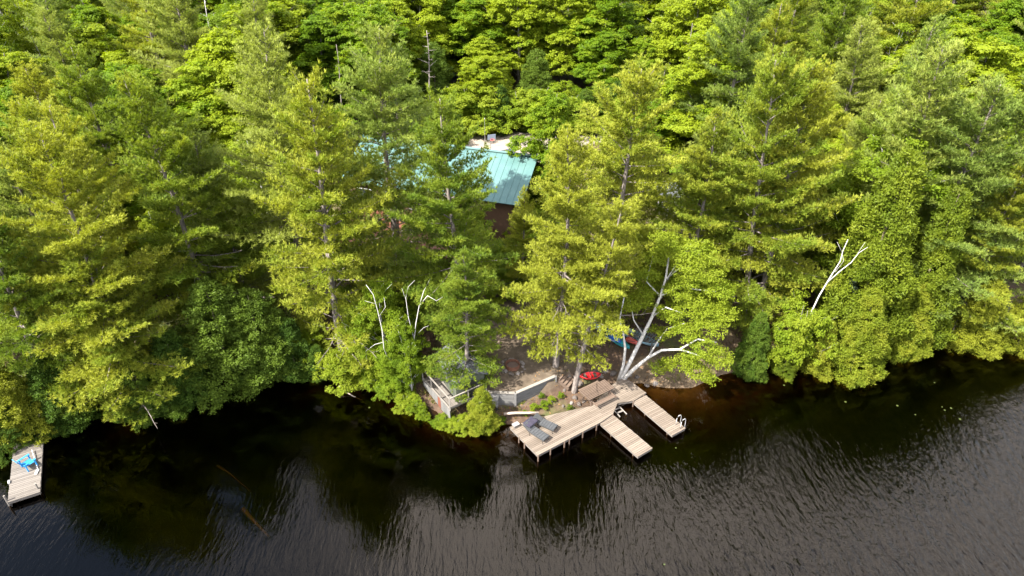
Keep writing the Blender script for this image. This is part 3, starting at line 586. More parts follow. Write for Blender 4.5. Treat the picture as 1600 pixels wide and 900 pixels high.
bare_stem((1255, 545), [([(1262, 500, 0), (1280, 462, 0), (1298, 432, .1), (1313, 408, .2), (1317, 392, .2), (1325, 374, .3)], .13), ([(1292, 442, .1), (1312, 424, -.1), (1330, 410, -.1), (1342, 395, 0), (1356, 386, 0)], .085), ([(1340, 396, 0), (1352, 378, 0)], .03), ([(1316, 395, .2), (1308, 378, .3)], .03), ([(1305, 425, .1), (1318, 408, .2), (1316, 396, .2)], .045)], 'bleached forked birch snag beside the small spruce', -1.2)
bare_stem((650, 575), [([(646, 540, 0), (650, 505, 0), (655, 478, 0), (662, 455, .1), (672, 436, .2)], .085), ([(655, 478, 0), (668, 462, 0), (682, 470, -.1), (692, 464, -.1)], .05), ([(647, 530, 0), (638, 495, 0), (634, 465, .1), (638, 448, .1), (648, 438, .1)], .055), ([(634, 468, .1), (628, 450, .1)], .03), ([(654, 520, 0), (662, 512, -.1), (672, 508, -.2)], .03)], 'bare forked white snag above the leafy birch clump', -2.2)
bare_stem((610, 585), [([(608, 565, 0), (600, 545, 0), (597, 515, 0), (590, 485, .1), (583, 460, .1), (572, 445, .2)], .085), ([(598, 535, 0), (586, 538, -.1), (572, 548, -.2)], .04), ([(592, 495, 0), (602, 480, .1), (600, 465, .1)], .035), ([(588, 475, 0), (570, 470, -.1)], .03)], 'pale curving birch pole leaning over the cove shrubs', -2.6)

# ------------------------------------------------------------------ docks
DZ = .55
def clip_half(poly, n, d):
    out = []
    for i in range(len(poly)):
        a, b_ = poly[i], poly[(i+1) % len(poly)]; da = a[0]*n[0]+a[1]*n[1]-d; db = b_[0]*n[0]+b_[1]*n[1]-d
        if da >= 0: out.append(a)
        if (da >= 0) != (db >= 0):
            t = da/(da-db); out.append((a[0]+(b_[0]-a[0])*t, a[1]+(b_[1]-a[1])*t))
    return out
def main_dock():
    px = [(796, 667), (840, 711.5), (937, 660.5), (957.5, 647), (965, 629.5), (990, 626), (1010, 614), (976.5, 589), (958, 600), (925, 634), (880, 643.5), (836, 654)]
    P = [at(a, b_, DZ) for a, b_ in px]; O = at(880, 670, 0); poly = [((p.x-O.x), (p.y-O.y)) for p in P]
    root = thing('wide_dock', O, 'wide pale plank dock wrapping round the point with two chairs on it', 'dock')
    u = (P[2]-P[1]); u.z = 0; u.normalize(); n = Vector((-u.y, u.x, 0)); pr = [p[0]*n.x+p[1]*n.y for p in poly]; lo, hi = min(pr), max(pr); w = .142; k = 0; d = lo+.002
    while d < hi:
        q = clip_half(clip_half(poly, (n.x, n.y), d), (-n.x, -n.y), -(d+w-.019)); d += w
        if len(q) < 3: continue
        # local frame along the plank so that the grain runs lengthwise
        c = Vector((sum(a[0] for a in q)/len(q), sum(a[1] for a in q)/len(q), 0)); loc = [((a[0]-c.x)*u.x+(a[1]-c.y)*u.y, (a[0]-c.x)*n.x+(a[1]-c.y)*n.y) for a in q]
        # butt joints: cut long planks at staggered places
        xs = [a[0] for a in loc]; L = max(xs)-min(xs); cuts = [min(xs)-1]+([min(xs)+L*(.38+.27*((k*37) % 10)/10)] if L > 3.4 else [])+[max(xs)+1]
        for c0, c1 in zip(cuts[:-1], cuts[1:]):
            sq = clip_half(clip_half(loc, (1, 0), c0+.004), (-1, 0), -(c1-.004))
            if len(sq) < 3: continue
            dz = random.uniform(-.004, .004)
            o = link('plank', MB().prism(sq, -.04, 0), 'dock_wood', root, (c.x, c.y, DZ+dz), yaw(Vector((0, 0, 0)), u))
        k += 1
    def bm(a, b_, w_=.05, h=.17, z=DZ-.13, nm='fascia_board', m='grey_dock_wood'): beam(nm, (a.x, a.y, z), (b_.x, b_.y, z), w_, h, m, root, O)
    for a, b_ in ((0, 1), (1, 2), (2, 3), (3, 4), (4, 5), (5, 6), (6, 7)):
        A, Bb = P[a].copy(), P[b_].copy(); dd = (Bb-A).normalized()*.03; inn = Vector((-dd.y, dd.x, 0))*1.6; bm(A+dd+inn, Bb-dd+inn)
    for q in (.16, .34, .52, .70, .88): a = P[0].lerp(P[11].lerp(P[10], .9), q); b_ = P[1].lerp(P[2], q); bm(a.lerp(b_, .04), b_.lerp(a, .04), .05, .14, DZ-.14, 'joist')
    posts = [P[1].lerp(P[2], q) for q in (.01, .2, .42, .50, .72, .95)] + [P[0].lerp(P[1], q) for q in (.35, .55)] + [P[3], P[5], P[6].lerp(P[5], .2)]
    for p in posts: link('post', MB().tube([(0, 0, -1.6), (0, 0, DZ-.05)], .05, 8), 'brown_wood', root, (p.x-O.x, p.y-O.y, 0))
main_dock()
def finger(corners, label, name='finger_dock', z=.42, mat='dock_wood', w=.142, seed=0):
    c = [at(a, b_, z) for a, b_ in corners]; mid0 = (c[0]+c[1])/2; mid1 = (c[2]+c[3])/2; L = (mid1-mid0).length; W = ((c[0]-c[1]).length+(c[2]-c[3]).length)/2; O = (mid0+mid1)/2; O.z = 0
    root = thing(name, O, label, 'dock', None, yaw(mid0, mid1)); n = int(L/w); w = L/n; r = random.Random(seed); pm = [MB().box((0, 0, -.02), (W, w-.019, .04)).mesh('plank') for _ in range(4)]
    for k in range(n):
        o = link('plank', pm[k % 4], mat, root, (-L/2+w*(k+.5), r.uniform(-.012, .012), z+r.uniform(-.004, .004)), math.pi/2+r.uniform(-.006, .006))
    for s in (-1, 1): link('stringer', MB().box((0, 0, 0), (L-.04, .05, .16)), 'grey_dock_wood', root, (0, s*(W/2-.05), z-.125))
    link('end_board', MB().box((0, 0, 0), (.045, W-.16, .16)), 'grey_dock_wood', root, (L/2-.05, 0, z-.125))
    for x in (-L*.2, L*.36):
        for s in (-1, 1): link('post', MB().tube([(0, 0, -1.6), (0, 0, z-.06)], .045, 8), 'brown_wood', root, (x, s*(W/2-.12), 0))
    return root, L, W, O, z
finger([(936.8, 660.5), (957, 647.5), (1020, 700), (996.6, 714)], 'bare finger dock of cross planks meeting the wide dock mid-side', seed=1)
fd = finger([(988, 627.5), (1010, 617.5), (1070.6, 669), (1051.5, 680.5)], 'finger dock with a chrome swim ladder at its tip', seed=2)
# swim ladder on the tip of the second finger dock
def swim_ladder():
    a, b_ = at(1061, 661, .42), at(1068, 667, .42); O = (a+b_)/2; root = thing('swim_ladder', O, 'chrome hooped swim ladder bolted to the finger dock tip', 'ladder'); out = Vector((.78, .62, 0)).normalized(); out = Vector((fd[3].x*0+math.sin(0), 0, 0)) if False else out
    dv = (b_-a).normalized(); out = Vector((-dv.y, dv.x, 0)); 
    for s, p in ((-1, a), (1, b_)):
        q = p-O; link('hand_rail', MB().tube([q-out*.3+Vector((0, 0, 0)), q-out*.3+Vector((0, 0, .55)), q-out*.18+Vector((0, 0, .72)), q+Vector((0, 0, .74)), q+out*.1+Vector((0, 0, .55)), q+out*.14+Vector((0, 0, -1.1))], .024, 8), 'white_paint', root, smooth=True)
    for k in range(3): link('rung', MB().tube([a-O+out*.13+Vector((0, 0, -.25-.28*k)), b_-O+out*.13+Vector((0, 0, -.25-.28*k))], .02, 6), 'white_paint', root)
swim_ladder()
# pale step frame standing in the water between the docks
def step_frame():
    O = at(968, 644, 0); root = thing('water_steps', Vector((O.x, O.y, 0)), 'small pale step frame standing in the dark water between the docks', 'steps', None, .5)
    for x in (-.28, .28): link('side_rail', MB().box((0, 0, 0), (.06, .9, .06)), 'pale_timber', root, (x, 0, .06))
    for y in (-.05, .3): link('tread', MB().box((0, 0, 0), (.5, .12, .04)), 'pale_timber', root, (0, y, .07))
    for x in (-.28, .28):
        for y in (-.4, .4): link('leg', MB().box((0, 0, 0), (.06, .06, 1.2)), 'pale_timber', root, (x, y, -.57))
step_frame()
# small grey dock on the cove side
def side_dock():
    root, L, W, O, z = finger([(22, 690), (68, 683), (61, 771), (13, 783)], 'weathered grey dock with a blue chair under cove pines', z=.4, mat='grey_dock_wood', w=.15, seed=3)
    for x, y in ((L/2-.15, -W/2-.04), (L/2-.35, W/2-.12)): link('mooring_post', MB().tube([(0, 0, -2), (0, 0, .85)], .055, 8), 'pale_timber', root, (x, y, 0))
    link('cleat', MB().box((0, 0, 0), (.25, .1, .1)), 'white_paint', root, (L*.18, -W/2-.02, .45))
    # boards leading ashore
    link('gangplank', MB().box((0, 0, 0), (2.2, W*.9, .05)), 'brown_wood', root, (-L/2-1.15, 0, .42))
side_dock()
def blue_chair():
    O = at(46, 729, .4); root = thing('deck_chair', O, 'blue slatted deck chair standing on the weathered grey dock', 'chair', None, 2.6)
    for x in (-.22, -.11, 0, .11, .22): link('seat_slat', MB().box((0, 0, 0), (.10, .55, .025)), 'sky_blue_paint', root, (x, 0, .33))
    for x in (-.22, -.11, 0, .11, .22): o = link('back_slat', MB().box((0, 0, .38), (.10, .025, .76-.25*abs(x))), 'sky_blue_paint', root, (x, .27, .30)); o.rotation_euler = (-.38, 0, 0)
    for s in (-1, 1):
        link('armrest', MB().box((0, 0, 0), (.12, .72, .03)), 'sky_blue_paint', root, (s*.36, -.02, .56)); link('leg', MB().box((0, 0, 0), (.07, .07, .56)), 'sky_blue_paint', root, (s*.36, -.3, .28)); link('leg', MB().box((0, 0, 0), (.07, .07, .56)), 'sky_blue_paint', root, (s*.36, .25, .28))
blue_chair()
P0 = at(60, 735, .42); P1 = at(51, 705, .42)
root = thing('paddle', P0, 'white paddle lying across the weathered grey dock by the blue chair', 'paddle')
link('shaft', MB().tube([(0, 0, .05), tuple(P1-P0+Vector((0, 0, .12)))], .028, 8), 'white_paint', root); link('blade', MB().box((0, 0, 0), (.16, .42, .03)), 'white_paint', root, (0, -.15, .04), .2)

# loungers with grey pads
def lounger(pf, ph, label):
    a, b_ = at(*pf, DZ+.3), at(*ph, DZ+.3); O = (a+b_)/2; O.z = DZ; L = max(1.75, (a-b_).length); root = thing('sun_lounger', O, label, 'lounger', 'grey loungers on the wide dock', yaw(b_, a)); w = .58
    def pad(nm, x0, z0, x1, z1):
        d = math.hypot(x1-x0, z1-z0); mb = MB(); n = 6; th = .09
        for k in range(n):                                   # quilted pad: rounded ribs
            t = (k+.5)/n; mb.box((0+d*(t-.5), 0, 0), (d/n*.96, w, th)); mb.box((d*(t-.5), 0, 0), (d/n*.75, w*.95, th*1.35))
        o = link(nm, mb, 'grey_fabric', root, ((x0+x1)/2, 0, (z0+z1)/2)); o.rotation_euler = (0, -math.atan2(z1-z0, x1-x0), 0)
    pad('seat_pad', -.25, .34, L/2, .36); pad('back_pad', -L/2+.1, .62, -.28, .36)
    for s in (-1, 1): link('side_rail', MB().tube([(-.3, s*w*.52, .29), (L/2, s*w*.52, .30)], .02, 6), 'black_plastic', root); link('back_rail', MB().tube([(-.3, s*w*.52, .29), (-L/2+.08, s*w*.52, .58)], .02, 6), 'black_plastic', root)
    for x in (-.3, L/2-.12):
        for s in (-1, 1): link('leg', MB().tube([(x, s*w*.5, .29), (x+.06, s*w*.5, 0)], .018, 6), 'black_plastic', root)
    return root, O, yaw(b_, a), L
lounger((867, 669), (834, 654), 'grey padded lounger standing nearer the shore edge of the wide dock')
lr = lounger((854, 686), (820, 664), 'grey padded lounger on the wide dock with a dark towel at its head')
tw = MB(); n = 8
for i in range(n+1):
    for j in range(n+1):
        x = (i/n-.5)*.62; y = (j/n-.5)*.95; tw.v.append((x, y, .03*math.sin(i*1.3)+.02*math.cos(j*1.9)+.02))
tw.f = [(i*(n+1)+j, (i+1)*(n+1)+j, (i+1)*(n+1)+j+1, i*(n+1)+j+1) for i in range(n) for j in range(n)]
tp_ = at(829, 659, DZ+.62); o = link('towel', tw, 'dark_towel', None, tp_, lr[2], True); tag(o, 'dark crumpled towel draped over the lounger headrest', 'towel'); md = o.modifiers.new('thick', 'SOLIDIFY'); md.thickness = .03
o = thing('dock_box', at(806, 666, DZ), 'small pale box of odds and ends on the dock corner', 'box', None, .6)
link('body', MB().box((0, 0, .09), (.42, .3, .18)), 'grey_dock_wood', o); link('lid', MB().box((0, 0, .2), (.46, .33, .03)), 'light_siding', o)

# picnic table
def picnic_table():
    z = DZ+.74; c = [at(904, 611, z), at(921, 627, z), at(961, 604.5, z), at(944, 594.5, z)]
    m0, m1 = (c[0]+c[1])/2, (c[3]+c[2])/2; L = (m1-m0).length; W = min(1.9, ((c[0]-c[1]).length+(c[2]-c[3]).length)/2); O = (m0+m1)/2; O.z = DZ
    root = thing('picnic_table', O, 'large brown slatted picnic table with a bench beside the wide dock', 'table', None, yaw(m0, m1)); n = 9; w = W/n
    for k in range(n): link('top_board', MB().box((0, 0, 0), (L+random.uniform(-.03, .03), w-.04, .04)), 'brown_wood', root, (0, -W/2+w*(k+.5), .74))
    for x in (-L*.36, L*.36):
        link('cross_brace', MB().box((0, 0, 0), (.07, W-.05, .09)), 'brown_wood', root, (x, 0, .67))
        link('bench_bearer', MB().box((0, 0, 0), (.07, W+1.0, .09)), 'brown_wood', root, (x+.08, 0, .36))
        for s in (-1, 1): o = link('leg', MB().box((0, 0, 0), (.09, .05, 1.0)), 'brown_wood', root, (x, s*W*.34, .27)); o.rotation_euler = (s*.33, 0, 0)
    for s in (-1, 1):
        for q in (0, 1): link('bench_board', MB().box((0, 0, 0), (L*.72, .13, .04)), 'brown_wood', root, (0 if s > 0 else .05, s*(W/2+.22+q*.145), .43))
    return O, L, W, root
picnic_table()
# wooden steps down from the yard
def steps():
    a, b_ = at(866, 577, 1.5), at(893, 600, .75); root = thing('wooden_steps', Vector((b_.x, b_.y, .6)), 'short brown wooden steps dropping from the yard to the table', 'steps'); d = b_-a; side = Vector((-d.y, d.x, 0)).normalized(); O = Vector((b_.x, b_.y, .6)); n = 6; yw = math.atan2(d.y, d.x)
    for k in range(n): p = a+d*((k+.5)/n)-O; link('tread', MB().box((0, 0, 0), (.27, 1.0, .05)), 'brown_wood', root, (p.x, p.y, p.z), yw)
    for s in (-1, 1): beam('stringer', a+side*s*.5-Vector((0, 0, .14)), b_+side*s*.5-Vector((0, 0, .14)), .05, .22, 'brown_wood', root, O)
steps()

# timber retaining wall of three courses with a pale cap
def retaining_wall():
    O = Vector((WALL[1].x, WALL[1].y, .4)); root = thing('retaining_wall', O, 'angled grey timber retaining wall with pale cap holding up the yard', 'wall')
    for a, b_ in ((WALL[0], WALL[1]), (WALL[1], WALL[2])):
        L = (b_-a).length; d = (b_-a).normalized()
        for k in range(6):
            z = .46+.175*k; cuts = sorted([0, L*(.35+.3*(k % 2))+.1*k, L])
            for c0, c1 in zip(cuts[:-1], cuts[1:]):
                off = Vector((d.y, -d.x, 0))*random.uniform(-.012, .012); A = a+d*(c0+.006)+off; Bb = a+d*(c1-.006)+off; A.z = Bb.z = z; beam('timber', A, Bb, .15, .165, 'weathered_timber', root, O)
        A = a.copy(); Bb = b_.copy(); A.z = Bb.z = 1.50; ext = d*.06 if a is WALL[0] else -d*.02; beam('cap_board', A+d*.01, Bb+ext, .24, .045, 'pale_timber', root, O)
    for p in (WALL[0], WALL[1], WALL[2]): q = p-O; link('post', MB().box((0, 0, 0), (.16, .16, 1.15)), 'weathered_timber', root, (q.x, q.y-.08, .55))
retaining_wall()
def backfill():
    cen = Vector(((YARD[4][0]+YARD[5][0])/2, (YARD[4][1]+YARD[5][1])/2, 0)); pts = [YARD[-1]]+[tuple(p[:2]) for p in WALL]+[YARD[3]]; inn = [tuple((Vector((p[0], p[1], 0)).lerp(cen, .16))[:2]) for p in pts]
    V = [(p[0], p[1], 1.425) for p in pts]+[(p[0], p[1], 1.385) for p in inn]; n = len(pts); me = bpy.data.meshes.new('yard_edge'); me.from_pydata(V+[(v[0], v[1], .2) for v in V], [], [(i, i+1, n+i+1, n+i) for i in range(n-1)]+[(i+1, i, 2*n+i, 2*n+i+1) for i in range(n-1)]); me.update()
    ca = me.color_attributes.new('cover', 'FLOAT_COLOR', 'POINT'); ca.data.foreach_set('color', np.tile(np.array([1, 0, 0, 1], np.float32), len(me.vertices)))
    o = link('yard_ground', me, 'forest_floor'); o['kind'] = 'structure'; o['label'] = 'trodden brown earth held behind the retaining wall'
backfill()
a, b_ = at(737, 613, 1.40), at(779, 613.5, 1.40); O = (a+b_)/2; O.z = .5
root = thing('slab_bench', O, 'grey sloping board bench fixed against the retaining wall', 'bench', None, yaw(a, b_)); L = (b_-a).length
for k in range(4): o = link('board', MB().box((0, 0, 0), (L, .21, .035)), 'weathered_timber', root, (0, -.22-.19*k, .80-.10*k)); o.rotation_euler = (.49, 0, 0)
for x in (-L*.45, L*.45): link('leg', MB().box((0, 0, 0), (.08, .08, .55)), 'weathered_timber', root, (x, -.78, .2)); link('bearer', MB().box((0, 0, 0), (.06, .78, .08)), 'weathered_timber', root, (x, -.46, .62)); root.children[-1].rotation_euler = (.49, 0, 0)
a, b_ = at(787, 646.5, .62), at(842, 644.5, .62); O = (a+b_)/2
o = link('fallen_log', MB().tube([a-O, (a-O)*.3+Vector((0, .03, .01)), (b_-O)*.4, b_-O], [.09, .095, .085, .07], 9), 'driftwood', None, O, smooth=True); tag(o, 'pale straight log lying on orange litter below the retaining wall', 'log')

# fire pit
def fire_pit():
    O = ground(801, 573); root = thing('fire_pit', O, 'round fire pit with a rusty ring and scattered stones in the yard', 'fire pit'); r = random.Random(4)
    mb = MB(); n = 24
    for k in range(n):
        th = 2*math.pi*k/n; c, s = math.cos(th), math.sin(th); mb.v += [(c*.52, s*.52, 0), (c*.52, s*.52, .30), (c*.47, s*.47, .30), (c*.47, s*.47, 0)]
    mb.f = [(4*k+j, 4*((k+1) % n)+j, 4*((k+1) % n)+j+1, 4*k+j+1) for k in range(n) for j in range(3)]; link('ring', mb, 'rust', root)
    link('ash_bed', MB().tube([(0, 0, -.05), (0, 0, .12)], [.47, .44], 20), 'ash', root)
    for k in range(17): th = 2*math.pi*k/17+r.uniform(-.1, .1); R_ = r.uniform(.72, .95); stone(root, (math.cos(th)*R_, math.sin(th)*R_, .05), r.uniform(.11, .19), r)
def stone(parent, loc, s, r, mat=None, name='stone'):
    mb = MB(); n, m_ = 7, 4
    for i in range(m_+1):
        ph = math.pi*i/m_
        for k in range(n): th = 2*math.pi*k/n; q = s*r.uniform(.8, 1.15); mb.v.append((q*math.sin(ph)*math.cos(th), q*math.sin(ph)*math.sin(th)*.8, q*math.cos(ph)*.65))
    mb.f = [(i*n+k, (i+1)*n+k, (i+1)*n+(k+1) % n, i*n+(k+1) % n) for i in range(m_) for k in range(n)]
    return link(name, mb, mat or ('stone' if r.random() < .7 else 'pale_stone'), parent, loc, r.uniform(0, 6))
fire_pit()
r_ = random.Random(11)
for px, py, s in ((905, 600, .3), (915, 588, .28), (900, 590, .3), (932, 583, .3), (945, 580, .28), (938, 588, .22), (958, 584, .3), (882, 610, .17), (880, 635, .14), (898, 622, .2), (905, 632, .2), (912, 628, .16), (893, 630, .16), (862, 627, .12), (910, 640, .15), (800, 676, .2), (790, 680, .25), (778, 678, .2), (1010, 603, .2), (1024, 600, .22), (982, 585, .3), (995, 590, .2), (888, 588, .2)):
    g_ = ground(px, py); o = stone(None, (g_.x, g_.y, g_.z+s*.15), s*1.1, r_, None, 'shore_rock'); tag(o, 'rounded grey-brown rock on the bank around the picnic table and dock', 'rock', 'rocks on the bank')

# railed platform in front of the little boathouse
def platform():
    z = 1.35; A, Bc, Cc = at(661, 592, z), at(703, 640, z), at(760, 614, z); D = A+(Cc-Bc)*.8; O = Vector((Bc.x, Bc.y, .3)); root = thing('railed_platform', O, 'grey plank platform with white railing above the cove bank', 'platform')
    pol = [((p.x-O.x), (p.y-O.y)) for p in (A, Bc, Cc, D)]; u = (A-Bc).normalized(); n = Vector((-u.y, u.x, 0)); pr = [a[0]*n.x+a[1]*n.y for a in pol]; d = min(pr)
    while d < max(pr):
        q = clip_half(clip_half(pol, (n.x, n.y), d), (-n.x, -n.y), -(d+.14)); d += .155
        if len(q) < 3: continue
        c = (sum(a[0] for a in q)/len(q), sum(a[1] for a in q)/len(q)); loc = [((a[0]-c[0])*u.x+(a[1]-c[1])*u.y, (a[0]-c[0])*n.x+(a[1]-c[1])*n.y) for a in q]
        link('plank', MB().prism(loc, -.04, 0), 'grey_dock_wood', root, (c[0], c[1], z-O.z), yaw(Vector((0, 0, 0)), u))
    up = Vector((0, 0, 1))
    for s, e, nn in ((A, Bc, 3), (Bc, Cc, 2)):
        beam('top_rail', s+up*.95, e+up*.95, .09, .045, 'pale_timber', root, O); beam('bottom_rail', s+up*.10, e+up*.10, .06, .09, 'pale_timber', root, O)
        for k in range(nn+1):
            if s is Bc and k == 0: continue
            p = s.lerp(e, k/nn)-O; link('post', MB().box((0, 0, 0), (.09, .09, 1.05)), 'pale_timber', root, (p.x, p.y, z-O.z+.42))
    L = (Bc-A).length; nb = 9
    for k in range(nb):                                        # upright skirt boards, one red
        a = A.lerp(Bc, (k+.02)/nb); b_ = A.lerp(Bc, (k+.98)/nb); h = .55+.45*k/nb; m_ = (a+b_)/2-O; o = link('skirt_board', MB().box((0, 0, 0), ((b_-a).length, .03, h)), 'red_stain' if k == 5 else 'weathered_timber', root, (m_.x, m_.y, z-O.z-.08-h/2), yaw(A, Bc))
        if k == 5: o['label'] = 'faded red skirt board'
platform()
def boathouse():
    z0 = 1.0; eL, eR = at(680, 556, z0+2.0), at(711, 601, z0+2.0); d = (eR-eL); L = max(2.6, d.length); u = d.normalized(); n = Vector((-u.y, u.x, 0)); W = 2.3; c = (eL+eR)/2+n*(W/2); O = Vector((c.x, c.y, z0)); root = thing('boathouse', O, 'small dark-walled boathouse with grey roof behind the railed platform', 'shed', None, math.atan2(u.y, u.x))
    for k in range(int(L/.3)):
        x = -L/2+.15+k*.3; link('wall_board', MB().box((0, 0, 0), (.285, .04, 2.0)), 'shed_wall_paint', root, (x, -W/2+.12, 1.0)); link('wall_board', MB().box((0, 0, 0), (.285, .04, 2.0)), 'shed_wall_paint', root, (x, W/2-.12, 1.0))
    for s in (-1, 1): link('gable_wall', MB().add([(s*(L/2-.12), -W/2+.1, 0), (s*(L/2-.12), W/2-.1, 0), (s*(L/2-.12), W/2-.1, 2.0), (s*(L/2-.12), 0, 2.55), (s*(L/2-.12), -W/2+.1, 2.0)] + [(s*(L/2-.16), -W/2+.1, 0), (s*(L/2-.16), W/2-.1, 0), (s*(L/2-.16), W/2-.1, 2.0), (s*(L/2-.16), 0, 2.55), (s*(L/2-.16), -W/2+.1, 2.0)], [(0, 1, 2, 3, 4), (9, 8, 7, 6, 5)]+[(i, (i+1) % 5, 5+(i+1) % 5, 5+i) for i in range(5)]), 'shed_wall_paint', root)
    link('door', MB().box((0, 0, 0), (.05, .85, 1.8)), 'black_plastic', root, (L/2-.08, 0, .9))
    for s in (-1, 1):
        o = link('roof_slope', MB().box((0, 0, 0), (L+.2, W/2/math.cos(.45)+.12, .06)), 'grey_shingle', root, (0, s*W/4*1.05, 2.34)); o.rotation_euler = (-s*.45, 0, 0)
        for k in range(5): q = link('shingle_course', MB().box((0, s*(-.5+.27*k), .037), (L+.22, .25, .012)), 'grey_shingle', o)
boathouse()

# canoes and kayaks on the bank
def hull(px, py, L, W, H, rz, mat, name, label, cat, rim=True, z=.12, roll=0):
    g_ = ground(px, py); root = thing(name, (g_.x, g_.y, g_.z+z), label, cat, None, rz); root.rotation_euler = (roll, 0, rz); mb = MB(); n, m_ = 14, 8
    for i in range(n+1):
        t = -1+2*i/n; w = W/2*(1-abs(t)**2.4)+.015; sh = H*(1+.35*abs(t)**3)
        for k in range(m_+1): th = math.pi*k/m_; mb.v.append((t*L/2, -math.cos(th)*w, sh-math.sin(th)**.8*H*(1-.25*abs(t)**4)-.0))
    mb.f = [(i*(m_+1)+k, (i+1)*(m_+1)+k, (i+1)*(m_+1)+k+1, i*(m_+1)+k+1) for i in range(n) for k in range(m_)]
    o = link('hull', mb, mat, root, smooth=True); md = o.modifiers.new('thick', 'SOLIDIFY'); md.thickness = .025
    for s in (0, m_): link('gunwale', MB().tube([mb.v[i*(m_+1)+s] for i in range(n+1)], .022, 5), 'black_plastic', root)
    if cat == 'kayak':
        dk = MB()
        for i in range(n+1):
            p, q = mb.v[i*(m_+1)], mb.v[i*(m_+1)+m_]; t = abs(-1+2*i/n); dk.v += [p, (p[0], 0, p[2]+.07), q]
        dk.f = [f for i in range(n) if not 5 <= i <= 8 for f in ((3*i, 3*i+3, 3*i+4, 3*i+1), (3*i+1, 3*i+4, 3*i+5, 3*i+2))]; o = link('deck', dk, mat, root, smooth=True); md = o.modifiers.new('thick', 'SOLIDIFY'); md.thickness = .02
        link('seat', MB().box((0, 0, .14), (.4, W*.6, .05)).box((-.2, 0, .28), (.05, W*.55, .28)), 'black_plastic', root)
    else:
        for x in (-L*.27, L*.22): link('seat', MB().box((x, 0, H*.75), (.22, W*.8, .03)), 'brown_wood', root)
        link('thwart', MB().box((0, 0, H*.9), (.06, W*.95, .03)), 'brown_wood', root)
hull(948, 526, 3.0, .75, .32, -.95, 'blue_plastic', 'kayak', 'bright blue kayak pulled up on the bank under the birch', 'kayak')
hull(962, 535, 2.9, .75, .32, -.95, 'teal_hull', 'kayak', 'teal kayak between the blue kayak and red boat', 'kayak')
hull(975, 530, 2.8, .72, .32, -.9, 'red_hull', 'kayak', 'faded red kayak beside the teal kayak on the bank', 'kayak')
hull(993, 531, 3.9, .95, .38, -.7, 'grey_blue_hull', 'canoe', 'grey-blue canoe lying beside the slatted rack', 'canoe')
hull(922, 594, 1.5, .7, .25, .15, 'red_plastic', 'sled', 'bright red plastic sled boat behind the picnic table', 'sled', z=.25)
g_ = ground(1009, 533); root = thing('slatted_rack', g_, 'grey slatted boat rack beside the canoe', 'rack', None, -.75)
for k in range(9): link('slat', MB().box((0, 0, 0), (.09, 1.3, .03)), 'weathered_timber', root, (-.9+.22*k, 0, .5))
for s in (-.5, .5): link('bearer', MB().box((0, 0, 0), (2.0, .07, .09)), 'weathered_timber', root, (0, s, .44))
for x in (-.85, .85):
    for s in (-.5, .5): link('leg', MB().box((0, 0, 0), (.08, .08, .9)), 'weathered_timber', root, (x, s*1.15, .0))

# ------------------------------------------------------------------ cottage
def cottage():
    zf = 4.3; ez, rz_ = zf+2.7, zf+5.2
    a, b_ = at(538, 283, ez), at(808, 321, ez); d = b_-a; L = d.length; u = d.normalized(); yw = math.atan2(u.y, u.x); n = Vector((-u.y, u.x, 0)); W = 10.0; c = (a+b_)/2+n*(W/2); O = Vector((c.x, c.y, zf)); root = thing('cottage', O, 'brown cottage under a teal metal roof behind the pines', 'house', None, yw)
    hw = W/2; ov = .5; H0, H1 = 2.7, 5.2
    for s in (-1, 1):
        link('wall', MB().box((0, 0, 0), (L-.6, .16, 3.9)), 'cottage_siding', root, (0, s*(hw-.6), H0-1.95))
        x = s*(L/2-.38); link('gable_wall', MB().add([(x, -hw+.52, -1.2), (x, hw-.52, -1.2), (x, hw-.52, H0), (x, 0, H1-.25), (x, -hw+.52, H0)]+[(x-s*.15, -hw+.52, -1.2), (x-s*.15, hw-.52, -1.2), (x-s*.15, hw-.52, H0), (x-s*.15, 0, H1-.25), (x-s*.15, -hw+.52, H0)], [(0, 1, 2, 3, 4), (9, 8, 7, 6, 5)]+[(i, (i+1) % 5, 5+(i+1) % 5, 5+i) for i in range(5)]), 'cottage_siding', root)
    pit = math.atan2(H1-H0, hw); sl_ = hw/math.cos(pit)+.1
    for s in (-1, 1):
        o = link('roof_slope', MB().box((0, 0, 0), (L+.8, sl_, .08)), 'teal_metal', root, (0, s*hw/2, (H0+H1)/2+.03)); o.rotation_euler = (-s*pit, 0, 0)
        rm = MB().box((0, 0, .056), (.035, sl_, .035)).mesh('roof_rib'); rm.materials.append(MATS['teal_metal'])
        k = -L/2
        while k < L/2: q = link('roof_rib', rm, None, o, (k, 0, 0)); k += .6
    link('ridge_cap', MB().box((0, 0, 0), (L+.85, .4, .05)), 'teal_metal', root, (0, 0, H1+.11))
    for k, x in enumerate((-L*.40, -L*.24, -L*.08, L*.08)):
        f = link('window', MB().box((0, 0, 0), (1.7, .10, 1.5)), 'white_paint', root, (x, -hw+.47, 1.3)); link('pane', MB().box((0, -.055, 0), (1.5, .02, 1.3)), 'window_glass', f)
    # red-stained deck along the lake side
    dk = link('deck_frame', MB().box((0, 0, 0), (L*.84, 6.2, .2)), 'red_stain', root, (-L*.06, -hw-2.6, -.22)); x = -3.05
    bm_ = MB().box((-L*.06, 0, 0), (L*.84, .14, .04)).mesh('deck_board'); bm_.materials.append(MATS['red_stain'])
    for k in range(40): link('deck_board', bm_, None, root, (0, -hw-2.6-3.05+.1535*k+.05, -.09))
    for k in range(9): x = -L*.475+L*.83*k/8; link('deck_post', MB().box((0, 0, 0), (.1, .1, 3.2)), 'red_stain', root, (x, -hw-5.65, -.7))
    link('deck_rail', MB().box((0, 0, 0), (L*.835, .12, .05)), 'red_stain', root, (-L*.06, -hw-5.65, .93))
    for k in range(60): pass
    return O, yw, L, hw
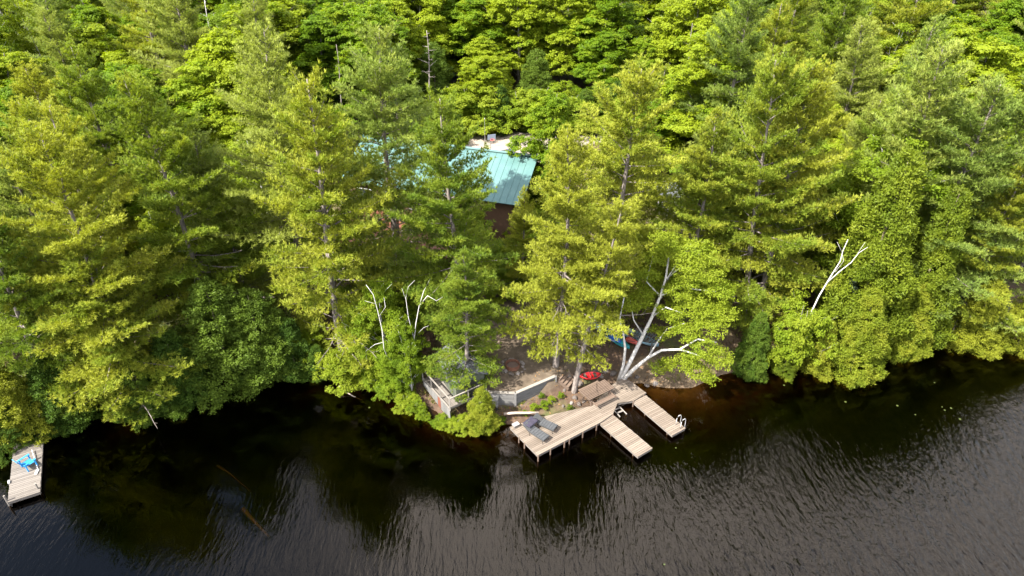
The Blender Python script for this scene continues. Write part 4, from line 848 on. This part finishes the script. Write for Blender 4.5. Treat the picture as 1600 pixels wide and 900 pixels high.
CO, CY, CL, CHW = cottage()
# things on the sandy drive
g_ = ground(767, 247); g_.z = 4.9
root = thing('basketball_hoop', g_, 'basketball hoop with blue-grey backboard standing on the sandy drive', 'hoop', None, .3)
link('pole', MB().tube([(0, 0, 0), (0, 0, 2.0), (0, -.4, 2.4)], .04, 8), 'galvanised', root); bk = link('backboard', MB().box((0, -.45, 2.5), (.85, .04, .55)), 'board_print', root); link('rim', MB().tube([(.23*math.cos(t), -.70+.23*math.sin(t), 2.3) for t in np.linspace(0, 6.283, 13)], .015, 5), 'red_plastic', root); link('base', MB().box((0, .1, .1), (.8, 1.0, .2)), 'black_plastic', root)
g_ = ground(762, 238); root = thing('utility_pole', (g_.x-.3, g_.y+1.0, 4.9), 'thin pale pole rising from the sandy drive', 'pole'); link('shaft', MB().tube([(0, 0, -.3), (0, 0, 3.4)], [.03, .02], 8), 'galvanised', root); link('cap', MB().box((0, 0, 3.44), (.08, .08, .08)), 'white_paint', root)
def quad():
    g_ = ground(791, 246); root = thing('quad_bike', (g_.x, g_.y, 4.9), 'dark blue quad bike parked at the roof edge of the drive', 'quad bike', None, .5)
    link('body', MB().box((0, 0, .55), (1.3, .42, .28)).box((.45, 0, .7), (.45, .75, .1)).box((-.5, 0, .7), (.5, .8, .1)), 'quad_blue', root); link('seat', MB().box((-.2, 0, .78), (.65, .3, .12)), 'black_plastic', root)
    link('handlebar', MB().tube([(.3, -.4, 1.05), (.38, 0, .95), (.3, .4, 1.05)], .025, 6), 'black_plastic', root)
    for x in (-.5, .5):
        for s in (-1, 1): w = link('wheel', MB().tube([(x, s*.33, .28), (x, s*.55, .28)], .28, 14), 'black_plastic', root); link('hub', MB().tube([(x, s*.54, .28), (x, s*.565, .28)], .12, 10), 'galvanised', w)
quad()
# grey outbuilding
def outbuilding():
    g_ = ground(1050, 337); L, W, H = 2.4, 3.0, 2.3; root = thing('outbuilding', (g_.x, g_.y+1.2, g_.z), 'pale grey board outbuilding with a brown wall standing for its dark open side among the pines', 'shed', None, -.12)
    for k in range(8): link('wall_board', MB().box((0, 0, 0), (L/8-.012, .05, H)), 'light_siding', root, (-L/2+L/8*(k+.5), -W/2, H/2))
    for s in (-1, 1): link('side_wall', MB().box((0, 0, 0), (.05, W-.06, H)), 'light_siding' if s < 0 else 'brown_wood', root, (s*(L/2-.03), 0, H/2))  # right wall is closed; its brown stands for the shade inside the opening
    link('rear_wall', MB().box((0, 0, 0), (L, .05, H)), 'light_siding', root, (0, W/2, H/2))
    o = link('roof', MB().box((0, 0, 0), (L+.7, W+.7, .08)), 'grey_shingle', root, (0, 0, H+.13)); o.rotation_euler = (.07, 0, 0)
outbuilding()

# ------------------------------------------------------------------ water's edge and ground cover
def branchy(px, py, pts, r0, name, label, cat, mat):
    B = at(px, py, 0); P = [at(a, b_, z)-B for a, b_, z in pts]; o = link(name, MB().tube(P, [r0*(1-.6*k/(len(P)-1)) for k in range(len(P))], 7), mat, None, B, smooth=True); tag(o, label, cat)
branchy(545, 618, [(530, 603, .5), (540, 612, .2), (550, 618, .05), (565, 625, -.15)], .07, 'drift_branch', 'bare pale branch dipping into the cove under the shrubs', 'branch', 'driftwood')
branchy(400, 815, [(380, 795, -.25), (398, 815, -.18), (420, 838, -.14)], .14, 'sunken_log', 'sunken brown log just under the surface of the open cove', 'log', 'sunk_wood')
branchy(380, 755, [(340, 728, -.35), (357, 738, -.25), (392, 768, -.3)], .07, 'sunken_log', 'thin sunken branch below the surface near the cove cedars', 'log', 'sunk_wood')
lp = random.Random(3)
for px, py in ((1472, 636), (1486, 638), (1460, 598), (1402, 634), (1476, 641), (1225, 602), (1056, 700), (1038, 882), (1321, 628), (640, 622), (690, 640), (577, 637), (1430, 648), (1500, 655)):
    p = at(px, py, .006); mb = MB(); n = 9; R_ = lp.uniform(.04, .085); mb.v = [(0, 0, .004)]+[(R_*math.cos(6.0*k/n), R_*math.sin(6.0*k/n), .004+lp.uniform(0, .012)) for k in range(n+1)]; mb.f = [(0, k+1, k+2) for k in range(n)]
    o = link('lily_pad', mb, 'lily_leaf', None, p, lp.uniform(0, 6)); tag(o, 'small yellow-green lily pad floating on the dark lake', 'lily pad', 'lily pads on the lake')
def ground_cover():
    r = np.random.default_rng(31); n = 60000; x = r.uniform(-40, 42, n); y = r.uniform(24, 72, n); sd = shore_sd(x, y); yd = poly_sd(x, y, YARD); dd = poly_sd(x, y, DRIVE)
    pat = np.sin(x*.8+1.3)*np.cos(y*.7)+np.sin(x*.31-y*.43)+r.normal(0, .5, n); dock = poly_sd(x, y, [tuple(at(a, b_, DZ)[:2]) for a, b_ in ((796, 667), (840, 711), (957, 647), (965, 629), (1010, 614), (976, 589), (925, 630))])
    ok = (sd > .35) & (yd > .1) & (dd > 1) & (pat > -.1) & (dock > .1); x, y = x[ok], y[ok]; z = hgt(x, y); m_ = len(x); P = np.repeat(np.stack([x, y, z], 1), 4, 0)+r.normal(0, .06, (m_*4, 3))*np.array([1, 1, .1])
    D = unit(rnd_dir(r, m_*4)*.7+np.array([0, 0, 1.0])); N = unit(np.cross(D, rnd_dir(r, m_*4))); V, F = blades(r, P, N, .28, .05, 0, D); o = link('undergrowth', mesh_arrays('undergrowth', V, F), 'grass_blades'); tag(o, 'low grass and fern undergrowth on the forest floor', 'undergrowth', None, 'stuff')
    # fallen leaves and needles: bright orange litter on the bank and in the yard edge
    n = 14000; x = r.uniform(-30, 34, n); y = r.uniform(24, 60, n); sd = shore_sd(x, y); ok = (sd > .2) & (poly_sd(x, y, YARD) > -1.2); x, y = x[ok], y[ok]; P = np.stack([x, y, hgt(x, y)+.03], 1); N = unit(rnd_dir(r, len(x))*.35+np.array([0, 0, 1])); V, F = blades(r, P, N, .14, .09); o = link('fallen_leaves', mesh_arrays('fallen_leaves', V, F), 'dry_leaves'); tag(o, 'orange-brown fallen leaves and needles on the bank', 'leaf litter', None, 'stuff')
ground_cover()
for px, py, H, w_ in ((850, 636, .55, 1.0), (862, 628, .5, .9), (835, 640, .5, 1.0), (876, 622, .5, .8), (890, 640, .4, .9), (846, 622, .45, .8), (770, 668, .7, 1.0), (785, 660, .5, 1.0), (820, 648, .4, .9), (905, 645, .35, .8)):
    place('bush', ground(px, py), H, 'small leafy seedling plant on the orange bank between dock and retaining wall', 'plant', 'seedlings on the bank', 'bank_plant', None, w_)
